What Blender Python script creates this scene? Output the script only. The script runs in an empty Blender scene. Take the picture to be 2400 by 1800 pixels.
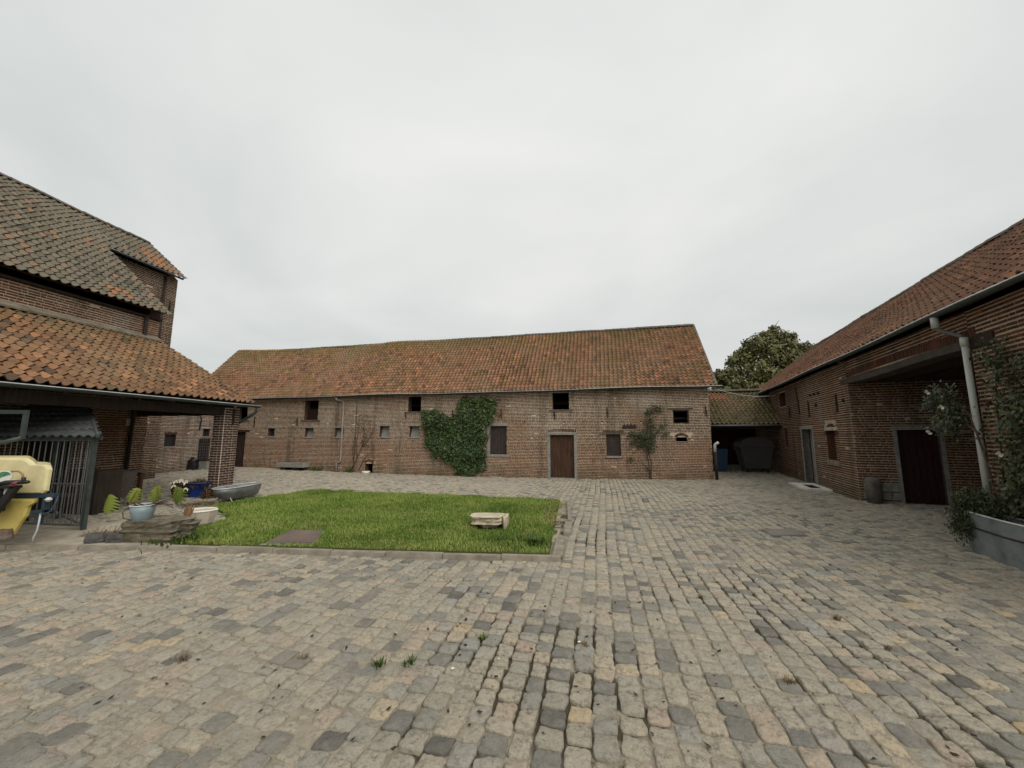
import bpy, math, random
import numpy as np
from mathutils import Vector, Matrix

random.seed(7)
rng = np.random.default_rng(7)
S = bpy.context.scene
COL = S.collection

# ------------------------------------------------------------------ camera, sky, sun, exposure
CAM_H, PITCH, FOC = 1.7, math.radians(7.407), 0.375      # focal length / picture width
cd = bpy.data.cameras.new('camera')
cam = bpy.data.objects.new('camera', cd)
COL.objects.link(cam)
cam.location = (0, 0, CAM_H)
cam.rotation_euler = (math.pi / 2 + PITCH, 0, 0)
cd.sensor_fit = 'HORIZONTAL'
cd.sensor_width = 36
cd.lens = 36 * FOC
cd.clip_start = 0.05
cd.clip_end = 2000
S.camera = cam

SUN_DIR = Vector((0.44, -0.60, 0.67)).normalized()
world = bpy.data.worlds.new('World')
S.world = world
world.use_nodes = True
wn = world.node_tree
wn.nodes.clear()
w_out = wn.nodes.new('ShaderNodeOutputWorld')
w_bg = wn.nodes.new('ShaderNodeBackground')
w_bg.inputs['Strength'].default_value = 0.1
w_sky = wn.nodes.new('ShaderNodeTexSky')
w_sky.sky_type = 'NISHITA'
w_sky.sun_disc = False
w_sky.sun_elevation = math.asin(SUN_DIR.z)
w_sky.sun_rotation = math.atan2(SUN_DIR.x, SUN_DIR.y)
w_tc = wn.nodes.new('ShaderNodeTexCoord')
w_sep = wn.nodes.new('ShaderNodeSeparateXYZ')
wn.links.new(w_tc.outputs['Generated'], w_sep.inputs[0])
# cloud sheet: the direction flattened onto a plane overhead, so that the clouds shrink to the horizon
w_add = wn.nodes.new('ShaderNodeMath'); w_add.operation = 'ADD'; w_add.inputs[1].default_value = 0.22
w_max = wn.nodes.new('ShaderNodeMath'); w_max.operation = 'MAXIMUM'; w_max.inputs[1].default_value = 0.0
wn.links.new(w_sep.outputs['Z'], w_max.inputs[0])
wn.links.new(w_max.outputs[0], w_add.inputs[0])
w_div = wn.nodes.new('ShaderNodeVectorMath'); w_div.operation = 'DIVIDE'
w_cmb = wn.nodes.new('ShaderNodeCombineXYZ')
for k in range(3):
    wn.links.new(w_add.outputs[0], w_cmb.inputs[k])
wn.links.new(w_tc.outputs['Generated'], w_div.inputs[0])
wn.links.new(w_cmb.outputs[0], w_div.inputs[1])
w_no = wn.nodes.new('ShaderNodeTexNoise')
w_no.inputs['Scale'].default_value = 0.9
w_no.inputs['Detail'].default_value = 5
w_no.inputs['Roughness'].default_value = 0.5
w_no.inputs['Distortion'].default_value = 0.4
wn.links.new(w_div.outputs[0], w_no.inputs['Vector'])
w_rp = wn.nodes.new('ShaderNodeValToRGB')
w_rp.color_ramp.elements[0].position = 0.30
w_rp.color_ramp.elements[0].color = (0.715, 0.75, 0.725, 1)
w_rp.color_ramp.elements[1].position = 0.70
w_rp.color_ramp.elements[1].color = (0.955, 0.955, 0.925, 1)
wn.links.new(w_no.outputs['Fac'], w_rp.inputs[0])
w_el = wn.nodes.new('ShaderNodeMapRange')               # an overcast sky is brighter overhead
w_el.inputs['From Min'].default_value = 0.0
w_el.inputs['From Max'].default_value = 1.0
w_el.inputs['To Min'].default_value = 5.8
w_el.inputs['To Max'].default_value = 7.5
wn.links.new(w_max.outputs[0], w_el.inputs['Value'])
w_mul = wn.nodes.new('ShaderNodeVectorMath'); w_mul.operation = 'SCALE'
wn.links.new(w_rp.outputs[0], w_mul.inputs[0])
wn.links.new(w_el.outputs[0], w_mul.inputs['Scale'])
w_mix = wn.nodes.new('ShaderNodeMix'); w_mix.data_type = 'RGBA'
w_mix.inputs['Factor'].default_value = 0.94
wn.links.new(w_sky.outputs[0], w_mix.inputs['A'])
wn.links.new(w_mul.outputs[0], w_mix.inputs['B'])
wn.links.new(w_mix.outputs['Result'], w_bg.inputs['Color'])
wn.links.new(w_bg.outputs[0], w_out.inputs[0])

sd = bpy.data.lights.new('sun', 'SUN')
sd.energy = 1.5
sd.angle = math.radians(50)
sd.color = (1.0, 0.955, 0.89)
sun = bpy.data.objects.new('sun', sd)
COL.objects.link(sun)
sun.rotation_euler = SUN_DIR.to_track_quat('Z', 'Y').to_euler()

S.view_settings.view_transform = 'Standard'
S.view_settings.look = 'None'
S.view_settings.gamma = 1
S.view_settings.use_curve_mapping = False
S.view_settings.exposure = 0.45
S.cycles.max_bounces = 6
S.cycles.diffuse_bounces = 3

# ------------------------------------------------------------------ materials
class Mat:
    def __init__(self, name, rough=0.85, spec=0.25, metal=0.0):
        self.m = bpy.data.materials.new(name)
        self.m.use_nodes = True
        self.t = self.m.node_tree
        self.b = self.t.nodes['Principled BSDF']
        self.b.inputs['Roughness'].default_value = rough
        self.b.inputs['Specular IOR Level'].default_value = spec
        self.b.inputs['Metallic'].default_value = metal
        self._pos = None
    def n(self, kind):
        return self.t.nodes.new(kind)
    def l(self, a, b):
        self.t.links.new(a, b)
    def pos(self):
        if self._pos is None:
            self._pos = self.n('ShaderNodeNewGeometry').outputs['Position']
        return self._pos
    def noise(self, scale, detail=4, rough=0.55, stretch=None, off=0.0):
        x = self.n('ShaderNodeTexNoise')
        x.inputs['Scale'].default_value = scale
        x.inputs['Detail'].default_value = detail
        x.inputs['Roughness'].default_value = rough
        mp = self.n('ShaderNodeMapping')
        mp.inputs['Location'].default_value = (off, off * 1.7, off * 0.6)
        if stretch: mp.inputs['Scale'].default_value = stretch
        self.l(self.pos(), mp.inputs[0])
        self.l(mp.outputs[0], x.inputs['Vector'])
        return x.outputs['Fac']
    def tint(self):
        a = self.n('ShaderNodeAttribute'); a.attribute_type = 'GEOMETRY'; a.attribute_name = 'tint'
        b = self.n('ShaderNodeObjectInfo')
        c = self.n('ShaderNodeSeparateColor')
        self.l(b.outputs['Color'], c.inputs[0])
        return self.math('ADD', a.outputs['Fac'], self.math('SUBTRACT', 1.0, c.outputs[2]))
    def math(self, op, a, b=None, clamp=False):
        x = self.n('ShaderNodeMath'); x.operation = op; x.use_clamp = clamp
        for k, v in enumerate((a, b)):
            if v is None: continue
            if isinstance(v, (int, float)): x.inputs[k].default_value = v
            else: self.l(v, x.inputs[k])
        return x.outputs[0]
    def z(self):
        s = self.n('ShaderNodeSeparateXYZ'); self.l(self.pos(), s.inputs[0]); return s.outputs['Z']
    def rng(self, v, a, b, c=0.0, d=1.0):
        x = self.n('ShaderNodeMapRange')
        x.interpolation_type = 'SMOOTHSTEP'
        for k, q in zip(('From Min', 'From Max', 'To Min', 'To Max'), (a, b, c, d)): x.inputs[k].default_value = q
        self.l(v, x.inputs['Value'])
        return x.outputs[0]
    def ramp(self, fac, stops, const=False):
        r = self.n('ShaderNodeValToRGB')
        if const: r.color_ramp.interpolation = 'CONSTANT'
        e = r.color_ramp.elements
        while len(e) < len(stops): e.new(0.5)
        for q, (p, c) in zip(e, stops):
            q.position = p; q.color = (*c, 1)
        self.l(fac, r.inputs[0])
        return r.outputs[0]
    def mix(self, fac, a, b, mode='MIX'):
        x = self.n('ShaderNodeMix'); x.data_type = 'RGBA'; x.blend_type = mode
        if isinstance(fac, (int, float)): x.inputs['Factor'].default_value = fac
        else: self.l(fac, x.inputs['Factor'])
        for k, v in (('A', a), ('B', b)):
            if isinstance(v, tuple): x.inputs[k].default_value = (*v, 1)
            else: self.l(v, x.inputs[k])
        return x.outputs['Result']
    def col(self, c):
        if isinstance(c, tuple): self.b.inputs['Base Color'].default_value = (*c, 1)
        else: self.l(c, self.b.inputs['Base Color'])
        return self
    def bump(self, h, strength=0.4, dist=0.01):
        x = self.n('ShaderNodeBump')
        x.inputs['Strength'].default_value = strength
        x.inputs['Distance'].default_value = dist
        self.l(h, x.inputs['Height'])
        self.l(x.outputs[0], self.b.inputs['Normal'])
        return self

def plain(name, c, rough=0.8, spec=0.25, metal=0.0, var=0.25, scale=6.0, bump=0.2, stretch=None):
    """a plain colour with grain: a little lighter and darker in patches"""
    m = Mat(name, rough, spec, metal)
    f = m.noise(scale, 5, 0.6, stretch)
    lo = tuple(x * (1 - var) for x in c); hi = tuple(min(1, x * (1 + var)) for x in c)
    m.col(m.ramp(f, [(0.3, lo), (0.7, hi)]))
    m.bump(m.noise(scale * 8, 3, 0.6, stretch), bump, 0.006)
    return m.m

def brick_mat(name, dark, mid, red, orange, pale=(0.30, 0.25, 0.19), pale_amt=0.35, moss=0.3, low=0.0):
    m = Mat(name, 0.9, 0.15)
    t = m.tint()
    c = m.ramp(t, [(0.0, dark), (0.42, mid), (0.78, red), (0.97, orange)])
    c = m.mix(m.rng(m.noise(14, 4, 0.65), 0.45, 0.75, 0, 0.5), c, dark)
    c = m.mix(m.rng(m.noise(0.55, 4, 0.6, off=3), 0.52, 0.72, 0, pale_amt), c, pale)
    c = m.mix(m.rng(m.noise(0.7, 3, 0.6, off=9), 0.55, 0.75, 0, 0.75), c, m.mix(0.5, red, orange))
    if low: c = m.mix(m.math('MULTIPLY', m.rng(m.z(), 0.9, 1.9, 1, 0), m.rng(m.noise(0.8, 4, 0.65, off=17), 0.3, 0.62, 0, low)), c, m.mix(0.35, orange, red))
    c = m.mix(m.rng(m.noise(1.5, 4, 0.65, (1, 1, .10), off=31), 0.52, 0.70, 0, 0.45), c, (0.045, 0.038, 0.026))
    foot = m.math('MULTIPLY', m.rng(m.z(), -0.1, 0.75, 1, 0), m.rng(m.noise(1.6, 4, 0.7, off=5), 0.4, 0.62))
    c = m.mix(m.math('MULTIPLY', foot, moss), c, (0.10, 0.10, 0.05))
    m.col(c)
    m.bump(m.noise(60, 4, 0.7), 0.5, 0.006)
    return m.m

def mortar_mat(name, c, c2, patch=(0.46, 0.42, 0.36), low=None):
    m = Mat(name, 0.95, 0.1)
    k = m.ramp(m.noise(7, 5, 0.7), [(0.3, c2), (0.65, c)])
    k = m.mix(m.rng(m.noise(0.55, 4, 0.6, off=3), 0.5, 0.72, 0, 0.7), k, patch)
    k = m.mix(m.rng(m.noise(0.7, 3, 0.6, off=9), 0.52, 0.75, 0, 0.6), k, (0.33, 0.21, 0.12))
    if low is not None: k = m.mix(m.math('MULTIPLY', m.rng(m.z(), 1.0, 1.9, 1, 0), m.rng(m.noise(0.8, 4, 0.65, off=17), 0.3, 0.6, .25, .85)), k, low)
    k = m.mix(m.rng(m.noise(2.2, 3, 0.6, off=14), 0.52, 0.68, 0, 0.45), k, c2)
    k = m.mix(m.rng(m.noise(1.5, 4, 0.65, (1, 1, .10), off=31), 0.50, 0.70, 0, 0.62), k, (0.135, 0.115, 0.078))
    ft = m.math('MULTIPLY', m.rng(m.z(), -0.1, 0.6, 1, 0), m.rng(m.noise(1.6, 4, 0.7, off=5), 0.36, 0.6, 0, .6))
    k = m.mix(ft, k, (0.14, 0.125, 0.07))
    m.col(k)
    m.bump(m.noise(90, 4, 0.7), 0.6, 0.006)
    return m.m

def tile_mat(name, a, b, c, d, lichen, lichen_amt, moss, moss_amt, ridge_z=None, ridge_span=1.0):
    m = Mat(name, 0.85, 0.2)
    t = m.tint()
    k = m.ramp(t, [(0.0, a), (0.35, b), (0.7, c), (0.96, d)])
    k = m.mix(m.rng(m.noise(9, 5, 0.7), 0.42, 0.68, 0, 0.35), k, (0.05, 0.045, 0.035))
    f = m.rng(m.noise(0.45, 4, 0.62, off=2), 0.42, 0.66, 0, lichen_amt)
    f2 = m.math('MULTIPLY', f, m.rng(m.noise(5, 4, 0.7, off=1), 0.25, 0.6, 0.35, 1))
    k = m.mix(f2, k, lichen)
    g = m.rng(m.noise(1.1, 4, 0.65, off=7), 0.5, 0.7, 0, moss_amt)
    if ridge_z is not None:
        g = m.math('MAXIMUM', g, m.math('MULTIPLY', m.rng(m.z(), ridge_z - ridge_span, ridge_z), m.rng(m.noise(1.0, 4, 0.7, off=4), 0.36, 0.6, 0, 0.8)))
    k = m.mix(m.math('MULTIPLY', g, m.rng(m.noise(13, 3, 0.7), 0.3, 0.6, 0.3, 1)), k, moss)
    m.col(k)
    m.bump(m.noise(45, 4, 0.7), 0.4, 0.006)
    return m.m

MT = {}
MT['brick_barn'] = brick_mat('barn_brick', (0.050, 0.030, 0.021), (0.098, 0.053, 0.036), (0.155, 0.072, 0.046), (0.26, 0.12, 0.065), low=.34)
MT['mortar_barn'] = mortar_mat('barn_mortar', (0.66, 0.55, 0.41), (0.45, 0.35, 0.25), (0.66, 0.57, 0.46), low=(0.50, 0.35, 0.24))
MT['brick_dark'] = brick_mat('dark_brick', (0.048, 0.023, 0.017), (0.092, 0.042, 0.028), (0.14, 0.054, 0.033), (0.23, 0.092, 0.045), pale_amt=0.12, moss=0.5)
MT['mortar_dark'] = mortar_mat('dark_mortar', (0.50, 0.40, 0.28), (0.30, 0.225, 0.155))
MT['brick_pillar'] = brick_mat('pillar_brick', (0.038, 0.021, 0.018), (0.066, 0.033, 0.026), (0.098, 0.042, 0.032), (0.14, 0.062, 0.043), pale_amt=0.1, moss=0.2)
MT['mortar_pale'] = mortar_mat('pale_mortar', (0.70, 0.62, 0.51), (0.52, 0.44, 0.35), (0.66, 0.58, 0.48))
MT['tile_barn'] = tile_mat('barn_tile', (0.115, 0.070, 0.047), (0.235, 0.125, 0.070), (0.325, 0.168, 0.092), (0.46, 0.205, 0.11), (0.23, 0.165, 0.10), 0.6, (0.13, 0.112, 0.03), 0.75, 6.9, 1.5)
MT['tile_canopy'] = tile_mat('canopy_tile', (0.085, 0.058, 0.042), (0.195, 0.105, 0.056), (0.27, 0.142, 0.074), (0.38, 0.19, 0.095), (0.215, 0.16, 0.092), 0.55, (0.12, 0.10, 0.045), 0.35, 4.75, 0.8)
MT['tile_grey'] = tile_mat('lichen_tile', (0.095, 0.085, 0.063), (0.145, 0.125, 0.09), (0.185, 0.16, 0.118), (0.33, 0.15, 0.07), (0.155, 0.140, 0.104), 0.8, (0.28, 0.13, 0.065), 0.12)
MT['tile_right'] = tile_mat('stable_tile', (0.065, 0.036, 0.024), (0.125, 0.062, 0.040), (0.165, 0.078, 0.047), (0.26, 0.12, 0.062), (0.17, 0.115, 0.07), 0.5, (0.22, 0.12, 0.045), 0.3)
MT['tile_shed'] = tile_mat('shed_tile', (0.10, 0.08, 0.045), (0.17, 0.13, 0.075), (0.21, 0.15, 0.085), (0.33, 0.155, 0.09), (0.13, 0.12, 0.05), 0.85, (0.11, 0.105, 0.035), 0.7)
MT['ridge'] = plain('ridge_clay', (0.13, 0.11, 0.09), 0.9, var=0.35, scale=3)
MT['deck'] = plain('roof_boards', (0.035, 0.026, 0.019), 0.9, stretch=(1, 1, 8))
MT['zinc'] = plain('zinc', (0.30, 0.31, 0.315), 0.42, 0.5, 0.65, var=0.2, scale=3)
MT['zinc_dull'] = plain('dull_zinc', (0.215, 0.220, 0.212), 0.5, 0.5, 0.5, var=0.3, scale=5)
MT['zinc_pale'] = plain('weathered_zinc', (0.56, 0.58, 0.58), 0.4, 0.5, 0.3, var=0.25, scale=4)
MT['pvc'] = plain('grey_pvc', (0.40, 0.41, 0.375), 0.45, 0.4, var=0.12, scale=3, bump=0.05)
MT['pvc_white'] = plain('white_pvc', (0.50, 0.50, 0.47), 0.45, 0.4, var=0.12, scale=3, bump=0.05)
MT['pipe_pink'] = plain('fibre_cement_pipe', (0.30, 0.25, 0.22), 0.8, var=0.2, scale=4)
MT['stone'] = plain('blue_stone', (0.25, 0.24, 0.215), 0.85, var=0.3, scale=9)
MT['stone_pale'] = plain('sandstone', (0.50, 0.43, 0.315), 0.9, var=0.3, scale=7, bump=0.6)
MT['concrete'] = plain('concrete', (0.36, 0.315, 0.245), 0.92, var=0.28, scale=4, bump=0.5)
MT['flashing'] = plain('old_mortar_fillet', (0.185, 0.16, 0.12), 0.92, var=0.35, scale=4, bump=0.5)
MT['wood_dark'] = plain('dark_timber', (0.034, 0.024, 0.018), 0.85, var=0.4, scale=5, stretch=(4, 4, 0.5))
MT['wood_grey'] = plain('grey_timber', (0.105, 0.085, 0.068), 0.9, var=0.35, scale=5, stretch=(1, 1, 3), bump=0.5)
MT['wood_red'] = plain('red_brown_door', (0.068, 0.033, 0.019), 0.7, var=0.5, scale=3, stretch=(6, 6, 0.6))
MT['wood_maroon'] = plain('maroon_door', (0.030, 0.012, 0.009), 0.7, var=0.35, scale=4, stretch=(5, 5, 0.6))
MT['shutter'] = plain('purple_brown_shutter', (0.046, 0.034, 0.031), 0.75, var=0.25, scale=5)
MT['door_grey'] = plain('pale_grey_door', (0.27, 0.28, 0.26), 0.6, var=0.25, scale=3)
MT['pane'] = plain('dusty_board', (0.25, 0.25, 0.215), 0.6, var=0.2, scale=3)
MT['pane_dark'] = plain('dark_glass', (0.03, 0.032, 0.034), 0.18, 0.5, var=0.2, scale=2, bump=0.03)
MT['iron'] = plain('rusty_iron', (0.040, 0.027, 0.021), 0.8, 0.3, 0.2)
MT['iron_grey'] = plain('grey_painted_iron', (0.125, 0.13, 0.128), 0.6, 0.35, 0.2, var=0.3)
MT['iron_green'] = plain('green_grey_iron', (0.052, 0.066, 0.061), 0.55, 0.4, 0.25, var=0.3)
MT['steel_rust'] = plain('rust_plate', (0.155, 0.115, 0.092), 0.8, 0.3, 0.15, var=0.22, scale=3)
MT['steel_grey'] = plain('grey_plate', (0.19, 0.175, 0.150), 0.8, 0.3, 0.1, var=0.15, scale=5)

# ------------------------------------------------------------------ helpers for objects
def tag(o, label=None, cat=None, group=None, kind=None):
    if label: o['label'] = label
    if cat: o['category'] = cat
    if group: o['group'] = group
    if kind: o['kind'] = kind
    return o

def thing(name, label, cat, loc=(0, 0, 0), group=None):
    o = bpy.data.objects.new(name, None)
    COL.objects.link(o)
    o.location = loc
    o.empty_display_size = 0.2
    return tag(o, label, cat, group)

def origin(o):
    v = Vector((0, 0, 0))
    while o is not None:
        v += o.location
        o = o.parent
    return v

class MB:
    """collects shapes in world coordinates and links them as one mesh object"""
    def __init__(self):
        self.v, self.f, self.t = [], [], []
    def add(self, verts, faces, tint=0.5):
        k = len(self.v)
        self.v += [tuple(p) for p in verts]
        self.f += [tuple(i + k for i in f) for f in faces]
        self.t += [tint] * len(verts)
        return self
    def hexa(self, c, tint=0.5):
        return self.add(c, [(0, 3, 2, 1), (4, 5, 6, 7), (0, 1, 5, 4), (1, 2, 6, 5), (2, 3, 7, 6), (3, 0, 4, 7)], tint)
    def box(self, x0, x1, y0, y1, z0, z1, tint=0.5):
        return self.hexa([(x0, y0, z0), (x1, y0, z0), (x1, y1, z0), (x0, y1, z0), (x0, y0, z1), (x1, y0, z1), (x1, y1, z1), (x0, y1, z1)], tint)
    def fbox(self, f, s0, s1, o0, o1, z0, z1, tint=0.5):
        return self.hexa([f(s0, o0, z0), f(s1, o0, z0), f(s1, o1, z0), f(s0, o1, z0), f(s0, o0, z1), f(s1, o0, z1), f(s1, o1, z1), f(s0, o1, z1)], tint)
    def tube(self, pts, r, n=8, cap=True, tint=0.5):
        pts = [Vector(p) for p in pts]
        rs = r if isinstance(r, (list, tuple)) else [r] * len(pts)
        k0 = len(self.v)
        up = None
        V, Fc = [], []
        for i, p in enumerate(pts):
            d = (pts[min(i + 1, len(pts) - 1)] - pts[max(i - 1, 0)]).normalized()
            if up is None:
                up = Vector((0, 0, 1)) if abs(d.z) < 0.9 else Vector((1, 0, 0))
            x = d.cross(up).normalized()
            up = x.cross(d).normalized()
            for j in range(n):
                a = 2 * math.pi * j / n
                V.append(p + x * (math.cos(a) * rs[i]) + up * (math.sin(a) * rs[i]))
        for i in range(len(pts) - 1):
            for j in range(n):
                a, b = i * n + j, i * n + (j + 1) % n
                Fc.append((a, b, b + n, a + n))
        if cap:
            Fc.append(tuple(range(n - 1, -1, -1)))
            Fc.append(tuple(range((len(pts) - 1) * n, len(pts) * n)))
        return self.add(V, Fc, tint)
    def lathe(self, c, prof, n=20, sx=1.0, sy=1.0, rot=0.0, tint=0.5, cap=True):
        V, Fc = [], []
        for r, z in prof:
            for j in range(n):
                a = 2 * math.pi * j / n
                x, y = r * sx * math.cos(a), r * sy * math.sin(a)
                V.append((c[0] + x * math.cos(rot) - y * math.sin(rot), c[1] + x * math.sin(rot) + y * math.cos(rot), c[2] + z))
        for i in range(len(prof) - 1):
            for j in range(n):
                a, b = i * n + j, i * n + (j + 1) % n
                Fc.append((a, b, b + n, a + n))
        if cap:
            Fc.append(tuple(range(n - 1, -1, -1)))
            Fc.append(tuple(range((len(prof) - 1) * n, len(prof) * n)))
        return self.add(V, Fc, tint)
    def prism(self, poly, z0, z1, tint=0.5):
        n = len(poly)
        V = [(p[0], p[1], z0 if not callable(z0) else z0(*p)) for p in poly] + [(p[0], p[1], z1 if not callable(z1) else z1(*p)) for p in poly]
        Fc = [tuple(range(n - 1, -1, -1)), tuple(range(n, 2 * n))] + [(i, (i + 1) % n, (i + 1) % n + n, i + n) for i in range(n)]
        return self.add(V, Fc, tint)
    def rock(self, c, size, seed=0, rot=0.0, layers=6, n=14, rough=0.12, square=0.55, taper=0.0):
        r = random.Random(seed)
        V, Fc = [], []
        ph = [r.uniform(0, 6.28) for _ in range(5)]
        for i in range(layers + 1):
            q = i / layers
            lay = 1 + r.uniform(-rough, rough) * 0.6
            shrink = (1.0 if 0 < i < layers else 0.93) * (1 - taper * (1 - q))
            for j in range(n):
                a = 2 * math.pi * j / n
                ca, sa = math.cos(a), math.sin(a)
                k = 1 / max(abs(ca), abs(sa)) ** square
                k *= lay * shrink * (1 + rough * 0.5 * math.sin(3 * a + ph[0] + q * 2) + r.uniform(-rough, rough) * 0.35)
                x, y = ca * k * size[0] / 2, sa * k * size[1] / 2
                z = q * size[2] * (1 + rough * 0.35 * math.sin(2 * a + ph[1]) * q)
                V.append((c[0] + x * math.cos(rot) - y * math.sin(rot), c[1] + x * math.sin(rot) + y * math.cos(rot), c[2] + z))
        for i in range(layers):
            for j in range(n):
                a, b = i * n + j, i * n + (j + 1) % n
                Fc.append((a, b, b + n, a + n))
        Fc.append(tuple(range(n - 1, -1, -1)))
        k = len(V)
        top = [V[layers * n + j] for j in range(n)]
        V.append((sum(p[0] for p in top) / n, sum(p[1] for p in top) / n, sum(p[2] for p in top) / n))
        for j in range(n): Fc.append((layers * n + j, layers * n + (j + 1) % n, k))
        return self.add(V, Fc)
    def build(self, name, mat, parent=None, smooth=False):
        me = bpy.data.meshes.new(name)
        o0 = origin(parent) if parent else Vector((0, 0, 0))
        me.from_pydata([(p[0] - o0.x, p[1] - o0.y, p[2] - o0.z) for p in self.v], [], self.f)
        at = me.attributes.new('tint', 'FLOAT', 'POINT')
        at.data.foreach_set('value', np.array(self.t, dtype=np.float32))
        me.materials.append(mat)
        if smooth: me.polygons.foreach_set('use_smooth', [True] * len(me.polygons))
        me.update()
        o = bpy.data.objects.new(name, me)
        COL.objects.link(o)
        if parent: o.parent = parent
        return o

def mesh_np(name, V, counts, idx, tint, mat, parent=None, smooth=False):
    """a mesh straight from arrays (V world, counts per face, flat indices)"""
    me = bpy.data.meshes.new(name)
    o0 = np.array(origin(parent)) if parent else np.zeros(3)
    V = np.asarray(V, dtype=np.float32) - o0.astype(np.float32)
    me.vertices.add(len(V)); me.vertices.foreach_set('co', V.ravel())
    me.loops.add(len(idx)); me.loops.foreach_set('vertex_index', np.asarray(idx, dtype=np.int32))
    counts = np.asarray(counts, dtype=np.int32)
    st = np.concatenate([[0], np.cumsum(counts)[:-1]]).astype(np.int32)
    me.polygons.add(len(counts))
    me.polygons.foreach_set('loop_start', st)
    me.polygons.foreach_set('loop_total', counts)
    if smooth: me.polygons.foreach_set('use_smooth', np.ones(len(counts), dtype=bool))
    at = me.attributes.new('tint', 'FLOAT', 'POINT')
    at.data.foreach_set('value', np.asarray(tint, dtype=np.float32))
    me.materials.append(mat)
    me.update(calc_edges=True)
    me.validate()
    o = bpy.data.objects.new(name, me)
    COL.objects.link(o)
    if parent: o.parent = parent
    return o

def view(P):
    """how the camera sees points: x and y in picture widths from the centre, and depth"""
    P = np.atleast_2d(P)
    ct, st = math.cos(PITCH), math.sin(PITCH)
    d = P[:, 1] * ct + (P[:, 2] - CAM_H) * st
    u = (P[:, 2] - CAM_H) * ct - P[:, 1] * st
    dd = np.maximum(d, 0.05)
    return FOC * P[:, 0] / dd, FOC * u / dd, d

def pieces(parent, name, rest_name, variants, vi, T, tint, mat, size, normal=None, n=300, smooth=False, prefer=None):
    """alike pieces: the N that show largest are objects that share mesh data, the rest one mesh"""
    T = np.asarray(T, dtype=np.float64); N = len(T)
    if N == 0: return
    vi = np.asarray(vi); tint = np.asarray(tint)
    C = T[:, :3, 3]
    x, y, d = view(C)
    score = size / np.maximum(d, 0.3)
    if normal is not None:
        to = np.array([0, 0, CAM_H]) - C
        to /= np.linalg.norm(to, axis=1)[:, None]
        score = score * np.clip((to * normal).sum(axis=1), 0.0, 1)
    seen = (d > 0.2) & (np.abs(x) < 0.5) & (np.abs(y) < 0.375) & (score > 0)
    if prefer is not None: score = score * prefer
    order = np.argsort(-score)
    pick = [i for i in order if seen[i]][:n]
    rest = np.setdiff1d(np.arange(N), pick)
    o0 = origin(parent)
    off = Matrix.Translation(-o0)
    meshes = []
    for V, F in variants:
        me = bpy.data.meshes.new(name)
        me.from_pydata([tuple(p) for p in V], [], F)
        me.materials.append(mat)
        if smooth: me.polygons.foreach_set('use_smooth', [True] * len(F))
        meshes.append(me)
    for i in pick:
        o = bpy.data.objects.new(name, meshes[vi[i]])
        COL.objects.link(o)
        o.parent = parent
        o.matrix_basis = off @ Matrix(T[i].tolist())
        o.color = (1, 1, 1 - float(tint[i]), 1)
    if len(rest):
        Vs, cs, ids, ts, base = [], [], [], [], 0
        for k, (V, F) in enumerate(variants):
            sel = rest[vi[rest] == k]
            if not len(sel): continue
            V = np.asarray(V, dtype=np.float64)
            W = np.einsum('nij,kj->nki', T[sel][:, :3, :3], V) + T[sel][:, None, :3, 3]
            fl = np.array([j for f in F for j in f]); fc = np.array([len(f) for f in F])
            m, q = len(sel), len(V)
            Vs.append(W.reshape(-1, 3))
            ids.append((fl[None, :] + (np.arange(m) * q)[:, None]).ravel() + base)
            cs.append(np.tile(fc, m))
            ts.append(np.repeat(tint[sel], q))
            base += m * q
        o = mesh_np(rest_name, np.concatenate(Vs), np.concatenate(cs), np.concatenate(ids), np.concatenate(ts), mat, parent, smooth)
        tag(o, kind='stuff')

def frame(P, a, nrm):
    P, a, nrm = Vector((P[0], P[1])), Vector(a), Vector(nrm)
    def f(s, o, z):
        q = P + a * s + nrm * o
        return Vector((q.x, q.y, z))
    f.a, f.n, f.P = a, nrm, P
    return f

# ------------------------------------------------------------------ the yard's layout (metres; camera stands at the origin)
def cs(deg): return math.cos(math.radians(deg)), math.sin(math.radians(deg))
c14, s14 = cs(14)
fB = frame((7.62, 14.87), (-c14, s14), (-s14, -c14))                 # long barn: s runs left along the front
c22, s22 = cs(22)
fR = frame((8.93, 10.14), (s22, c22), (-c22, s22))                   # stable on the right: s runs away, 0 = gateway corner
fX = frame((8.93, 10.14), (c22, -s22), (-s22, -c22))                 # the gateway's inner side wall
c73, s73 = cs(7.3)
fL = frame((-11.3, 11.96), (s73, c73), (c73, -s73))                  # left barn: t = 0 at its far end
fW = frame((-15.6, 16.9), (s73, c73), (c73, -s73))                   # wing between left barn and long barn

def gz(x, y):
    """height of the yard: it dips to a gully in front of the long barn"""
    rx, ry = x - 7.62, y - 14.87
    s = -rx * c14 + ry * s14
    d = -(rx * s14 + ry * c14)
    k = min(max((s + 0.5) / 21.5, 0), 1)
    w = min(max(1 - d / 5.0, 0), 1)
    return -0.15 * math.sin(math.pi * k) * w * w * (3 - 2 * w)
def gz_np(x, y):
    rx, ry = x - 7.62, y - 14.87
    s = -rx * c14 + ry * s14
    d = -(rx * s14 + ry * c14)
    k = np.clip((s + 0.5) / 21.5, 0, 1)
    w = np.clip(1 - d / 5.0, 0, 1)
    return -0.15 * np.sin(np.pi * k) * w * w * (3 - 2 * w)

def inside(poly, x, y):
    r = np.zeros(np.shape(x), dtype=bool)
    n = len(poly)
    for i in range(n):
        x0, y0 = poly[i]; x1, y1 = poly[(i + 1) % n]
        hit = ((y0 > y) != (y1 > y)) & (x < (x1 - x0) * (y - y0) / (y1 - y0 + 1e-12) + x0)
        r ^= hit
    return r

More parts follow.
